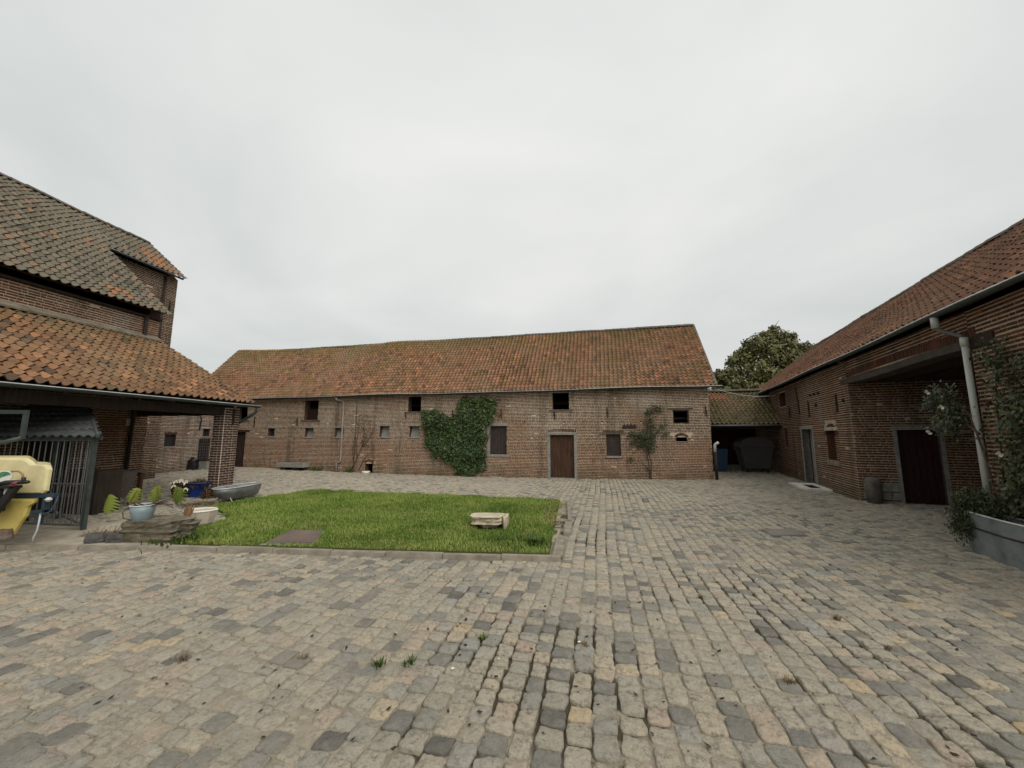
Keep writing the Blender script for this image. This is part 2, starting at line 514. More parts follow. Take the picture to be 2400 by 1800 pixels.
def vnoise(x, y, seed=0, sc=1.0):
    """smooth value noise on arrays, 0..1"""
    r = np.random.default_rng(seed); g = r.random((64, 64))
    x, y = x * sc + 17.3, y * sc + 9.1
    xi, yi = np.floor(x).astype(int), np.floor(y).astype(int)
    fx, fy = x - xi, y - yi
    fx, fy = fx * fx * (3 - 2 * fx), fy * fy * (3 - 2 * fy)
    G = lambda a, b: g[a % 64, b % 64]
    return (G(xi, yi) * (1 - fx) + G(xi + 1, yi) * fx) * (1 - fy) + (G(xi, yi + 1) * (1 - fx) + G(xi + 1, yi + 1) * fx) * fy

# ------------------------------------------------------------------ brick walls
BRICKS = []
for k in range(4):
    r = random.Random(40 + k)
    j = lambda a: r.uniform(-a, a)
    V = [(-.5 + j(.012), -.5, -.5 + j(.04)), (.5 + j(.012), -.5, -.5 + j(.04)), (.5 + j(.012), -.5, .5 + j(.04)), (-.5 + j(.012), -.5, .5 + j(.04)),
         (-.485 + j(.012), .5 + j(.03), -.46 + j(.05)), (.485 + j(.012), .5 + j(.03), -.46 + j(.05)), (.485 + j(.012), .5 + j(.03), .46 + j(.05)), (-.485 + j(.012), .5 + j(.03), .46 + j(.05))]
    BRICKS.append((V, [(4, 7, 6, 5), (0, 4, 5, 1), (1, 5, 6, 2), (2, 6, 7, 3), (3, 7, 4, 0)]))

def brick_wall(root, f, s0, s1, z0, z1, holes=(), mats=('brick_barn', 'mortar_barn'), course=0.0625, stretch=0.208, joint=0.0225,
               thick=0.35, hj=0.012, top=None, skip=None, n=300, proud=0.007, name='wall', rev=0.3, prefer=None, wob=0.004, tint_of=None):
    """a wall of real bricks over a mortar core, with openings (s0, s1, z0, z1) cut through the core"""
    ss = sorted({s0, s1, *[q for h in holes for q in h[:2] if s0 < q < s1]})
    zs = sorted({z0, z1, *[q for h in holes for q in h[2:4] if z0 < q < z1]})
    m = MB()
    for i in range(len(ss) - 1):
        for k in range(len(zs) - 1):
            cs_, cz = (ss[i] + ss[i + 1]) / 2, (zs[k] + zs[k + 1]) / 2
            if any(h[0] < cs_ < h[1] and h[2] < cz < h[3] for h in holes): continue
            for o in (0, -thick):
                m.add([f(ss[i], o, zs[k]), f(ss[i + 1], o, zs[k]), f(ss[i + 1], o, zs[k + 1]), f(ss[i], o, zs[k + 1])], [(0, 1, 2, 3)])
    rv = MB()
    for h in holes:
        a, b, c, d = h[0], h[1], max(h[2], z0), min(h[3], z1)
        t = thick
        for (p, q) in (((a, c), (b, c)), ((b, c), (b, d)), ((b, d), (a, d)), ((a, d), (a, c))):
            rv.add([f(p[0], 0, p[1]), f(q[0], 0, q[1]), f(q[0], -t, q[1]), f(p[0], -t, p[1])], [(0, 1, 2, 3)], 0.35)
    m.add([f(s0, 0, z1), f(s1, 0, z1), f(s1, -thick, z1), f(s0, -thick, z1)], [(0, 1, 2, 3)])
    wall = m.build(name, MT[mats[1]], root)
    if rv.v: tag(rv.build('opening_reveal', MT[mats[0]], wall), kind='stuff')
    T, vi, tint, Ns = [], [], [], []
    r = random.Random(int(abs(s0) * 100 + z1 * 10))
    flip = -1 if f.a.x * f.n.y - f.a.y * f.n.x < 0 else 1
    z = z0; row = 0
    half = stretch / 2
    while z < z1 - course * 0.4:
        h = course - joint + r.uniform(-.003, .003)
        zc = z + course / 2
        zw = r.uniform(-wob, wob)
        s = s0 - (0 if row % 2 else stretch * 0.74) - r.uniform(0, .2)
        head = row % 2
        while s < s1:
            L = (half if head else stretch) * r.uniform(0.9, 1.1)
            if r.random() < 0.06: L *= r.choice((0.75, 1.25))
            a, b = s + hj / 2, s + L - hj / 2
            head = 1 - head
            s += L
            a, b = max(a, s0 + .002), min(b, s1 - .002)
            segs = [(a, b)]
            for hh in holes:
                if hh[2] - 0.02 < zc < hh[3] + 0.02:
                    nx = []
                    for p, q in segs:
                        if q <= hh[0] or p >= hh[1]: nx.append((p, q)); continue
                        if p < hh[0]: nx.append((p, hh[0] - .003))
                        if q > hh[1]: nx.append((hh[1] + .003, q))
                    segs = nx
            for p, q in segs:
                if q - p < 0.025: continue
                c = (p + q) / 2
                if top is not None and zc > top(c): continue
                if skip is not None and skip(c, zc): continue
                if r.random() < 0.004: continue
                dep = 0.05
                pr = proud + r.uniform(-.003, .004)
                w = f(c, pr - dep / 2, zc + zw + 0.006 * math.sin(c * 0.9 + row * .05))
                g = r.uniform(-.012, .012)
                a3 = Vector((f.a.x, f.a.y, g)) * (q - p) * flip
                M = [[a3.x, f.n.x * dep, 0, w.x], [a3.y, f.n.y * dep, 0, w.y], [a3.z, 0, h, w.z], [0, 0, 0, 1]]
                T.append(M); vi.append(r.randrange(4))
                tt = min(max(r.gauss(.42, .22), 0.0), 1.0)
                tint.append(tt if tint_of is None else tint_of(c, zc, tt))
        z += course; row += 1
    if T:
        nn = np.array([f.n.x, f.n.y, 0.0])
        pf = None
        if prefer is not None: pf = np.array([prefer(t[0][3], t[1][3], t[2][3]) for t in T])
        pieces(wall, 'brick', 'brick_courses', BRICKS, vi, T, tint, MT[mats[0]], 0.2, nn, n, prefer=pf)
    return wall

def arch_bricks(parent, f, sc, zc, rad, thick, a0, a1, n, mat, depth=0.04, out=0.012):
    """a ring of brick voussoirs about (sc, zc); angles in degrees, 90 = straight up"""
    for k in range(n):
        p, q = math.radians(a0 + (a1 - a0) * (k + .06) / n), math.radians(a0 + (a1 - a0) * (k + .94) / n)
        pts = []
        for o in (-depth, out + random.uniform(-.003, .003)):
            for (ang, r_) in ((p, rad), (q, rad), (q, rad + thick), (p, rad + thick)):
                pts.append(f(sc + r_ * math.cos(ang), o, zc + r_ * math.sin(ang)))
        b = MB().hexa(pts, 0.1).build('arch_brick', mat, parent)
        b.color = (1, 1, 1 - random.uniform(0, .4), 1)

def soldier(parent, f, s0, s1, z0, h, mat, w=0.062, rise=0.0, out=0.011, name='arch_brick'):
    """a course of bricks on end above an opening"""
    n = max(2, int((s1 - s0) / w))
    for k in range(n):
        a, b = s0 + (s1 - s0) * (k + .1) / n, s0 + (s1 - s0) * (k + .9) / n
        u = ((a + b) / 2 - s0) / (s1 - s0) * 2 - 1
        dz = rise * (1 - u * u)
        o = MB().fbox(f, a, b, -.03, out + random.uniform(-.003, .003), z0 + dz, z0 + dz + h + random.uniform(-.006, .006), 0.1).build(name, mat, parent)
        o.color = (1, 1, 1 - random.uniform(0, .4), 1)

def anchor(root, f, s, z0, z1, tilt=0.0):
    m = MB()
    m.hexa([f(s - .016, .012, z0), f(s + .016, .012, z0), f(s + .016, .045, z0), f(s - .016, .045, z0),
            f(s - .016 + tilt, .012, z1), f(s + .016 + tilt, .012, z1), f(s + .016 + tilt, .045, z1), f(s - .016 + tilt, .045, z1)])
    m.fbox(f, s - .03 + tilt / 2, s + .03 + tilt / 2, .01, .055, (z0 + z1) / 2 - .03, (z0 + z1) / 2 + .03)
    return m.build('wall_anchor', MT['iron'], root)

def plank_door(root, f, s0, s1, z0, z1, o, n, mat, name='door', handle=True, frame_mat=None, frame_w=0.09, hs=None):
    d = MB().fbox(f, s0 + .01, s1 - .01, o - .05, o - .02, z0 + .01, z1 - .01).build(name, mat, root)
    for k in range(n):
        a, b = s0 + (s1 - s0) * k / n + .004, s0 + (s1 - s0) * (k + 1) / n - .004
        p = MB().fbox(f, a, b, o - .022, o + random.uniform(-.003, .005), z0 + .012, z1 - .012 + random.uniform(-.008, .004)).build('plank', mat, d)
    if handle:
        hs = hs if hs is not None else s1 - .12
        MB().fbox(f, hs - .012, hs + .012, o + .006, o + .045, z0 + (z1 - z0) * .5, z0 + (z1 - z0) * .5 + .13).build('handle', MT['iron'], d)
    return d

def door_frame(root, f, s0, s1, z0, z1, w, mat, o=0.012, lintel=0.11, name='door_frame'):
    m = MB()
    m.fbox(f, s0 - w, s0, -.2, o, z0, z1)
    m.fbox(f, s1, s1 + w, -.2, o, z0, z1)
    m.fbox(f, s0 - w - .015, s1 + w + .015, -.2, o + .012, z1 + .002, z1 + lintel)
    return m.build(name, mat, root)

def small_window(root, f, s0, s1, z0, z1, mat_pane, rec=0.16, lintel='stone', sill='stone', lo=0.08, slant=0.0, lh=.055):
    w = MB().hexa([f(s0 - .01, -rec - .03 , z0), f(s1 + .01, -rec - .03, z0), f(s1 + .01, -rec + slant, z0), f(s0 - .01, -rec + slant, z0),
                   f(s0 - .01, -rec - .03, z1), f(s1 + .01, -rec - .03, z1), f(s1 + .01, -rec, z1), f(s0 - .01, -rec, z1)]).build('window', MT[mat_pane], root)
    if lintel: MB().fbox(f, s0 - lo, s1 + lo, -.1, .016, z1 + .002, z1 + lh).build('lintel', MT[lintel], w)
    if sill: MB().fbox(f, s0 - lo * .7, s1 + lo * .7, -.12, .035, z0 - .05, z0 - .002).build('sill', MT[sill], w)
    return w

# ------------------------------------------------------------------ tiled roofs
TILE_W, TILE_G = 0.18, 0.22
def tile_shape(seed, amp=0.034, lip=0.02, lift=0.046):
    r = random.Random(seed)
    xs = [0.0, .13, .27, .42, .58, .74, .88, 1.0, 1.1]
    def prof(x):
        ph = x + 0.09 * math.sin(2 * math.pi * x)
        return amp * math.cos(2 * math.pi * ph)
    V, F = [], []
    n = len(xs)
    for (y, dz) in ((0.0, lift), (1.3, 0.0)):
        for x in xs:
            V.append((x + r.uniform(-.008, .008), y + (r.uniform(-.02, .02) if y == 0 else 0), prof(x) + dz - x * 0.006))
    for i in range(n):                                      # the lower edge has thickness
        V.append(V[i])
    for x in xs:
        V.append((x, 0.015, prof(x) + lift - lip - x * 0.006))
    for i in range(n - 1):
        F.append((i, i + 1, n + i + 1, n + i))
        F.append((3 * n + i, 3 * n + i + 1, 2 * n + i + 1, 2 * n + i))
    V += [V[0], V[n], (xs[0], 1.3, prof(0) - .03), V[3 * n], V[n - 1], V[2 * n - 1], (xs[-1], 1.3, prof(1.1) - .03), V[4 * n - 1]]
    k = 4 * n
    F.append((k, k + 1, k + 2, k + 3)); F.append((k + 4, k + 7, k + 6, k + 5))
    return [(x * TILE_W, y * TILE_G, z) for x, y, z in V], F
TILES = [tile_shape(k) for k in range(4)]

def tile_roof(root, E, u, v, L, Slope, tw, gauge, mat, clip=None, sag=None, n=300, deck=True, tint_of=None, size=0.2, name='roof'):
    """pantiles from the eave corner E: u along the eave, v up the slope (u x v points up)"""
    E, u, v = Vector(E), Vector(u).normalized(), Vector(v).normalized()
    nv = u.cross(v).normalized()
    sag = sag or (lambda a, b: 0.0)
    K, J = (60, 36) if clip else (24, 4)
    m = MB()
    g = []
    for i in range(K + 1):
        for j in range(J + 1):
            a, b = L * i / K, .09 + (Slope - .09) * j / J
            g.append(E + u * a + v * b + nv * (sag(a, b) - 0.055))
    V = g + [p - nv * 0.035 for p in g]
    F = []
    q = len(g)
    W = J + 1
    for i in range(K):
        for j in range(J):
            if clip and not clip(L * (i + 1.2) / K, Slope * (j - .2) / J): continue
            a = i * W + j
            F.append((a, a + W, a + W + 1, a + 1)); F.append((q + a, q + a + 1, q + a + W + 1, q + a + W))
    for i in range(K):
        for j in (0, J):
            if clip and not clip(L * (i + .5) / K, Slope * j / J): continue
            a = i * W + j
            F.append((a, a + W, q + a + W, q + a))
    m.add(V, F)
    roof = m.build(name, MT['deck'], root)
    T, vi, tint = [], [], []
    r = random.Random(int(L * 10 + Slope * 100))
    nc, nr = int(L / tw), int(Slope / gauge)
    bias = {}
    for j in range(nr):
        jog = r.uniform(-.012, .012)
        for i in range(nc):
            a, b = i * tw + jog, j * gauge
            if clip and not clip(a + tw / 2, b + gauge / 2): continue
            p = E + u * (a + r.uniform(-.006, .006)) + v * (b + r.uniform(-.012, .012)) + nv * (sag(a, b) + r.uniform(-.003, .005))
            rot = r.gauss(0, .012); tl = r.gauss(0, .012)
            uu = (u + v * rot + nv * r.gauss(0, .014)) * (tw / TILE_W)
            vv = (v - u * rot + nv * tl) * (gauge / TILE_G)
            T.append([[uu.x, vv.x, nv.x, p.x], [uu.y, vv.y, nv.y, p.y], [uu.z, vv.z, nv.z, p.z], [0, 0, 0, 1]])
            vi.append(r.randrange(4))
            t = min(max(r.gauss(.48, .2), 0), 1)
            if r.random() < .05: t = r.choice((0.02, 0.0, .97))
            tint.append(t if tint_of is None else tint_of(a, b, t, r))
    pieces(roof, 'roof_tile', 'roof_tiling', TILES, vi, T, tint, MT[mat], size, np.array(nv), n, smooth=True)
    return roof

def ridge_tiles(roof, A, B, rad=0.13, ln=0.37, sag=None, mat='ridge'):
    A, B = Vector(A), Vector(B)
    d = B - A; n = max(1, int(d.length / ln)); d.normalize()
    side = Vector((-d.y, d.x, 0)).normalized(); up = side.cross(d); up = up if up.z > 0 else -up
    V, F = [], []
    K = 6
    for e, rr in ((0.0, 1.08), (1.06, 0.95)):
        for k in range(K + 1):
            a = math.pi * k / K
            V.append((e, math.cos(a) * rr, math.sin(a) * rr * 0.8))
    for k in range(K): F.append((k, k + 1, K + 2 + k, K + 1 + k))
    F.append(tuple(range(K, -1, -1))); F.append(tuple(range(K + 1, 2 * K + 2)))
    T, tint = [], []
    for i in range(n):
        p = A + d * (i * ln) + up * (sag(i * ln) if sag else 0) + up * (random.uniform(-.008, .008) - .05) + side * random.uniform(-.01, .01)
        dd = d * ln; sv = side * rad; uv = up * rad
        T.append([[dd.x, sv.x, uv.x, p.x], [dd.y, sv.y, uv.y, p.y], [dd.z, sv.z, uv.z, p.z], [0, 0, 0, 1]])
        tint.append(random.random())
    pieces(roof, 'ridge_tile', 'ridge_tiling', [(V, F)], np.zeros(n, dtype=int), T, tint, MT[mat], 0.35, None, 300, smooth=False)

def gutter(root, pts, rad=0.065, mat='zinc', lip='zinc_pale'):
    """half-round gutter with a rolled front lip and brackets; the first half of each ring is the wall side"""
    pts = [Vector(p) for p in pts]
    m = MB(); K = 7
    V, F = [], []
    for i, p in enumerate(pts):
        d = (pts[min(i + 1, len(pts) - 1)] - pts[max(i - 1, 0)]).normalized()
        sd = Vector((d.y, -d.x, 0)).normalized()
        for k in range(K + 1):
            a = math.pi * k / K
            V.append(p + sd * (math.cos(a) * rad) - Vector((0, 0, 1)) * (math.sin(a) * rad))
        for k in range(K + 1):
            a = math.pi * k / K
            V.append(p + sd * (math.cos(a) * (rad - .008)) - Vector((0, 0, 1)) * (math.sin(a) * (rad - .008) - .002))
    W = 2 * (K + 1)
    for i in range(len(pts) - 1):
        for k in range(K):
            a = i * W + k
            F.append((a, a + 1, a + W + 1, a + W))
            b = a + K + 1
            F.append((b, b + W, b + W + 1, b + 1))
    for i in (0, len(pts) - 1): F.append(tuple(range(i * W, i * W + K + 1)))
    m.add(V, F)
    g = m.build('gutter', MT[mat], root, smooth=True)
    rims = MB()
    for sgn in (1, -1):
        q = []
        for i, p in enumerate(pts):
            d = (pts[min(i + 1, len(pts) - 1)] - pts[max(i - 1, 0)]).normalized()
            q.append(p + Vector((d.y, -d.x, 0)).normalized() * rad * sgn)
        rims.tube(q, 0.011, 6)
    rims.build('gutter_lip', MT[lip], g, smooth=True)
    return g

# ------------------------------------------------------------------ ground far around, yard
GROUND_MAT = plain('field_soil', (0.12, 0.11, 0.065), 0.95, var=0.3, scale=0.6)
me_g = MB()
me_g.add([(-400, -200, -.35), (400, -200, -.35), (400, 800, -.35), (-400, 800, -.35)], [(0, 1, 2, 3)])
tag(me_g.build('ground', GROUND_MAT), kind='structure')

LAWN = [(0.52, 5.66), (-2.57, 5.93), (-5.15, 6.16), (-5.65, 6.55), (-5.85, 7.1), (-5.55, 7.75), (-6.1, 8.45), (-6.95, 9.2), (-6.75, 10.5), (-5.85, 11.75), (-2.2, 11.0), (1.22, 10.15)]
KERB_F = [(0.66, 5.44), (-0.95, 5.58), (-2.57, 5.74), (-5.15, 5.97), (-6.4, 5.98), (-8.6, 6.02)]
SLAB_APRON = [(-5.15, 6.05), (-8.9, 6.1), (-9.1, 7.55), (-7.35, 7.62), (-6.4, 8.1), (-5.5, 7.85), (-5.7, 7.05), (-5.5, 6.5)]

JM = Mat('joint_sand', 0.95, 0.1)
jn = JM.rng(JM.math('ADD', JM.tint(), JM.rng(JM.noise(6, 3, 0.6), .3, .7, -.15, .15)), 0.30, 0.60)
jk = JM.ramp(JM.noise(9, 5, 0.7), [(0.3, (0.20, 0.17, 0.125)), (0.7, (0.345, 0.30, 0.232))])
jd = JM.ramp(JM.noise(25, 4, 0.7), [(0.30, (0.040, 0.034, 0.022)), (0.55, (0.09, 0.075, 0.05)), (0.72, (0.055, 0.062, 0.022))])
JM.col(JM.mix(jn, jk, jd))
JM.bump(JM.noise(80, 4, 0.7), 0.7, 0.008)

# joint bed: deep where the joints are washed out, nearly flush where they are filled
def openness(x, y):
    a = vnoise(x, y, 3, 0.62) * .65 + vnoise(x, y, 5, 1.9) * .35
    o = np.clip((a - 0.47) / 0.16, 0, 1)
    patch = lambda cx, cy, rx, ry, w: w * np.exp(-(((x - cx) / rx) ** 2 + ((y - cy) / ry) ** 2))
    o = o * 0.55 + patch(-.38, 2.9, .30, 1.3, 1.3) + patch(.30, 2.9, .55, .7, 1.2) + patch(.75, 3.3, .3, .7, .9) + patch(2.1, 4.4, .8, .7, .7) + patch(1.3, 6.2, .3, .9, .6) + patch(4.3, 7.0, 1.2, .7, .45) + patch(2.4, 2.6, .6, .6, .3) + patch(-2.5, 4.6, .9, .6, .4)
    o = o - patch(-4.0, 3.5, 2.8, 1.9, .9) - patch(6.5, 5.0, 2.5, 1.5, .3)
    o = np.clip(o, 0, 1.1)
    sp_ = vnoise(x, y, 13, 3.1) * .6 + vnoise(x, y, 14, 7.3) * .4
    return np.clip(o * np.clip((sp_ - .30) / .28, 0, 1.15), 0, 1)
gx = np.arange(-20, 15.01, 0.075); gy = np.arange(0.2, 24.01, 0.075)
X, Y = np.meshgrid(gx, gy)
Z = gz_np(X, Y) - 0.0068 - 0.021 * openness(X, Y)
nx, ny = len(gx), len(gy)
idx = np.arange(nx * ny).reshape(ny, nx)
q = np.stack([idx[:-1, :-1], idx[:-1, 1:], idx[1:, 1:], idx[1:, :-1]], -1).reshape(-1, 4)
pavement = mesh_np('pavement', np.stack([X, Y, Z], -1).reshape(-1, 3), np.full(len(q), 4), q.ravel(), openness(X, Y).ravel(), JM.m, None, True)
tag(pavement, kind='structure')

SM = Mat('cobblestone', 0.8, 0.28)
t = SM.tint()
k = SM.ramp(t, [(0.0, (0.10, 0.094, 0.088)), (0.10, (0.19, 0.18, 0.158)), (0.22, (0.285, 0.272, 0.232)), (0.34, (0.36, 0.325, 0.255)), (0.46, (0.44, 0.38, 0.282)), (0.56, (0.37, 0.345, 0.285)), (0.66, (0.49, 0.41, 0.295)), (0.77, (0.44, 0.34, 0.258)), (0.86, (0.345, 0.335, 0.298)), (0.94, (0.53, 0.435, 0.295)), (1.0, (0.50, 0.35, 0.185))])
k = SM.mix(SM.rng(SM.noise(11, 5, 0.7), 0.40, 0.72, 0, 0.3), k, (0.47, 0.43, 0.35))
k = SM.mix(SM.rng(SM.noise(26, 4, 0.7, off=4), 0.46, 0.68, 0, 0.75), k, (0.185, 0.165, 0.13))
k = SM.mix(SM.rng(SM.noise(0.35, 3, 0.6, off=8), 0.45, 0.75, 0, 0.30), k, (0.44, 0.39, 0.305))
k = SM.mix(SM.rng(SM.noise(70, 3, 0.75, off=2), 0.40, 0.68, 0, 0.36), k, SM.mix(0.6, k, (0.10, 0.092, 0.075)))
k = SM.mix(SM.rng(SM.noise(6, 4, 0.7, off=14), 0.55, 0.75, 0, 0.4), k, (0.30, 0.26, 0.175))
SM.col(k)
SM.bump(SM.math('ADD', SM.noise(38, 5, 0.7), SM.math('MULTIPLY', SM.noise(160, 3, 0.7), .4)), 1.0, 0.018)

COB_W = 0.14
def cobble_shape(seed, n, rings):
    r = random.Random(seed)
    V, F = [], []
    ph = [r.uniform(0, 6.28) for _ in range(4)]
    dev = [r.uniform(-.04, .04) for _ in range(n)]
    sk = [r.uniform(-.075, .075) for _ in range(4)]
    for (k, z) in rings:
        for j in range(n):
            a = 2 * math.pi * j / n
            c, s_ = math.cos(a), math.sin(a)
            e = 1 / (abs(c) ** 9 + abs(s_) ** 9) ** (1 / 9)
            e *= k * (1 + dev[j] * (1.5 if k > .8 else .6))
            cx_, sy_ = c * e * .5, s_ * e * .5
            cx_, sy_ = cx_ * (1 + sk[0] * sy_ * 2) + sk[1] * sy_, sy_ * (1 + sk[2] * cx_ * 2) + sk[3] * cx_
            V.append((cx_ * COB_W, sy_ * COB_W, z + (r.uniform(-.0035, .0035) if k < .97 else 0) + .003 * math.sin(2 * a + ph[0])))
    for i in range(len(rings) - 1):
        for j in range(n):
            a, b = i * n + j, i * n + (j + 1) % n
            F.append((a, b, b + n, a + n))
    k = len(V)
    V.append((0, 0, rings[-1][1] + r.uniform(-.002, .006)))
    for j in range(n): F.append(((len(rings) - 1) * n + j, (len(rings) - 1) * n + (j + 1) % n, k))
    return V, F
R_HI = [(1.0, -.05), (0.995, -.009), (0.965, -.0025), (0.87, .001), (.45, .003)]
R_MD = [(1.0, -.05), (0.99, -.008), (0.93, .0), (.5, .003)]
R_LO = [(1.0, -.05), (.975, -.004), (.72, .002)]
COB = [cobble_shape(k, 24, R_HI) for k in range(10)] + [cobble_shape(20 + k, 16, R_MD) for k in range(6)] + [cobble_shape(40 + k, 8, R_LO) for k in range(6)]

EXCL = [LAWN, [(4.30, 6.66), (4.46, 7.16), (5.12, 7.22), (4.98, 6.70)], SLAB_APRON]
kq = [(a, b + .02) for a, b in KERB_F]
EXCL.append([(0.72, 5.40), (-0.95, 5.53), (-2.57, 5.69), (-5.15, 5.92), (-8.7, 5.96), (-8.7, 6.1), (-5.15, 6.1), (0.6, 5.7), (1.25, 10.2), (1.43, 10.15)])
EXCL.append([tuple(fR(s, o, 0)[:2]) for s, o in ((1.7, 0.03), (1.7, .74), (3.36, .74), (3.36, .03))])
ang = math.radians(13.0)
du = np.array([math.cos(ang), -math.sin(ang)]); dv = np.array([math.sin(ang), math.cos(ang)])
PU, PV, LU, LV, RI = [], [], [], [], []
uu = -24.0
while uu < 18:
    w = rng.normal(0.150, 0.009); w = min(max(w, .125), .18)
    vv = -4.0 + rng.uniform(0, .2)
    while vv < 25:
        ln = min(max(rng.normal(0.158, 0.022), .10), .23)
        PU.append(uu + w / 2); PV.append(vv + ln / 2); LU.append(w); LV.append(ln); RI.append(0)
        vv += ln
    uu += w
PU, PV, LU, LV = map(np.array, (PU, PV, LU, LV))
PU = PU + 0.02 * np.sin(PV * .55 + 1.0) + 0.008 * np.sin(PV * 1.7 + PU)
px_ = PU * du[0] + PV * dv[0]; py_ = PU * du[1] + PV * dv[1]
P3 = np.stack([px_, py_, gz_np(px_, py_)], -1)
vx, vy, vd = view(P3)
wide = 0.5 + 0.5 / np.maximum(vd, .5)
ok = (py_ > 0.9) & (np.abs(vx) < wide) & (vd > .5) & (vy > -.62)
rel = lambda f: ((px_ - f.P.x) * f.n.x + (py_ - f.P.y) * f.n.y, (px_ - f.P.x) * f.a.x + (py_ - f.P.y) * f.a.y)
oB, sB = rel(fB); oR, sR = rel(fR); oL, sL = rel(fL); oW, sW = rel(fW); oX, sX = rel(fX)
ok &= ~((oB < .06) & (sB > -.1))
ok &= ~((oR < .06) & ~((sR < 0) & (sR > -4.53) & (oR > -6)))
ok &= ~((oL < .06) & (sL < 0.1)) & ~((oW < .06)) & ~((oL < -2.95) & (sL < 3.5))
ok &= (sB > -5.2) | (oB > -4)
for poly in EXCL: ok &= ~inside(poly, px_, py_)
# a brick pillar, bollard and tubs stand on the stones, so those stay
PU, PV, LU, LV, px_, py_, vd, P3 = (a[ok] for a in (PU, PV, LU, LV, px_, py_, vd, P3))
N = len(px_)
opn = openness(px_, py_)
gap = 0.008 + 0.011 * opn
yaw = -ang + rng.normal(0, .05, N)
sx = np.maximum(LU - gap + rng.normal(0, .006, N), .08); sy = np.maximum(LV - gap + rng.normal(0, .006, N), .07)
tl_ = .022 + .022 * opn
tx = rng.normal(0, 1, N) * tl_; ty = rng.normal(0, 1, N) * tl_
size_c = np.sqrt(sx * sy); sx = sx / COB_W; sy = sy / COB_W
T = np.zeros((N, 4, 4)); T[:, 3, 3] = 1
T[:, 0, 0] = np.cos(yaw) * sx; T[:, 1, 0] = np.sin(yaw) * sx; T[:, 2, 0] = tx * sx
T[:, 0, 1] = -np.sin(yaw) * sy; T[:, 1, 1] = np.cos(yaw) * sy; T[:, 2, 1] = ty * sy
T[:, 0, 2] = -tx * np.cos(yaw) + ty * np.sin(yaw); T[:, 1, 2] = -tx * np.sin(yaw) - ty * np.cos(yaw); T[:, 2, 2] = 1
T[:, 0, 3] = px_; T[:, 1, 3] = py_
T[:, 2, 3] = P3[:, 2] + rng.normal(0, .0048, N) + .0008
cl = vnoise(px_, py_, 11, .9)
tn = np.clip(rng.normal(.5, .25, N) + (cl - .5) * .3, .12, .90)
odd = rng.random(N)
tn = np.where(odd < .055, rng.uniform(0.02, .13, N), np.where(odd > .968, rng.uniform(.9, .98, N), tn))
vi = np.where(vd < 5.2, rng.integers(0, 10, N), np.where(vd < 9.5, rng.integers(10, 16, N), rng.integers(16, 22, N)))
pieces(pavement, 'cobblestone', 'cobblestone_paving', COB, vi, T, tn, SM.m, size_c, np.tile([0, 0, 1.0], (N, 1)), 300, smooth=True)

# ------------------------------------------------------------------ long barn across the yard
barn = thing('brick_barn', 'long brick barn with orange tiled roof facing the camera across the yard', 'barn', fB(12, -3, 0))
BM = ('brick_barn', 'mortar_barn')
wins = dict(w2=(18.03, 18.53, 1.54, 2.0), w3=(16.29, 16.79, 1.55, 2.0), w4=(13.81, 14.32, 1.56, 2.07), w5=(12.25, 12.76, 1.55, 2.06))
holes = [(22.2, 22.92, -.3, 1.8), (22.2, 22.98, 2.43, 3.12), (17.82, 18.63, 2.39, 3.38), (12.2, 12.87, 2.74, 3.44), (5.37, 6.08, 2.73, 3.44), (20.38, 20.79, 1.59, 1.99),
         (8.09, 8.84, .82, 2.04), (5.2, 6.2, -.3, 1.66), (3.33, 3.9, .82, 1.68), (.72, 1.32, 2.12, 2.63), (.83, 1.25, 1.41, 1.57), (14.6, 15.02, -.3, .31), (2.72, 3.22, 1.945, 2.05)] + list(wins.values())
put = [(7.30, 2.22), (5.60, 2.2), (4.05, 2.2), (2.52, 2.2), (20.95, 1.98), (19.85, 1.98), (18.75, 1.98), (17.85, 1.99), (16.95, 2.0), (15.05, 2.16), (13.1, 2.2)]
holes += [(s - .033, s + .033, z - .031, z + .031) for s, z in put]
def barn_skip(s, z):
    if 1.565 < z < 1.72 and .70 < s < 1.38: return True
    if .29 < z < .46 and 14.5 < s < 15.12: return True
    if 1.76 < z < 1.88 and 5.1 < s < 6.3: return True
    if 1.70 < z < 1.84 and 3.15 < s < 4.05: return True
    return False
barn_wall = brick_wall(barn, fB, -0.02, 26.2, -0.25, 3.56, holes, BM, skip=barn_skip, joint=.0275, hj=.014)
# the rest of the shell: gables, back wall, floor
m = MB()
for s0, s1 in ((-.02, .30), (25.88, 26.2)):
    m.add([f_ for f_ in (fB(s0, -.35, -.2), fB(s0, -6.3, -.2), fB(s0, -6.3, 3.4), fB(s0, -3.06, 6.6), fB(s0, -.35, 3.6), fB(s1, -.35, -.2), fB(s1, -6.3, -.2), fB(s1, -6.3, 3.4), fB(s1, -3.06, 6.6), fB(s1, -.35, 3.6))],
          [(0, 1, 2, 3, 4), (9, 8, 7, 6, 5), (0, 5, 6, 1), (1, 6, 7, 2), (2, 7, 8, 3), (3, 8, 9, 4), (4, 9, 5, 0)])
m.build('gable_wall', MT['brick_barn'], barn)
MB().fbox(fB, .3, 25.88, -6.3, -5.95, -.2, 3.4).build('back_wall', MT['brick_barn'], barn)
MB().fbox(fB, .3, 25.88, -5.95, -.36, -.25, -.12).build('floor', MT['wood_dark'], barn)
MB().fbox(fB, .3, 25.88, -5.95, -.36, 2.28, 2.36).build('loft_floor', MT['wood_dark'], barn)
up = Vector((s14 * .7071, c14 * .7071, .7071))
barn_lift = lambda s: np.interp(s, [0, 7, 9.8, 12.5, 15.4, 16.9, 18.7, 22.2, 26.3], [0, .05, .03, .09, .22, .11, .03, .08, .30])
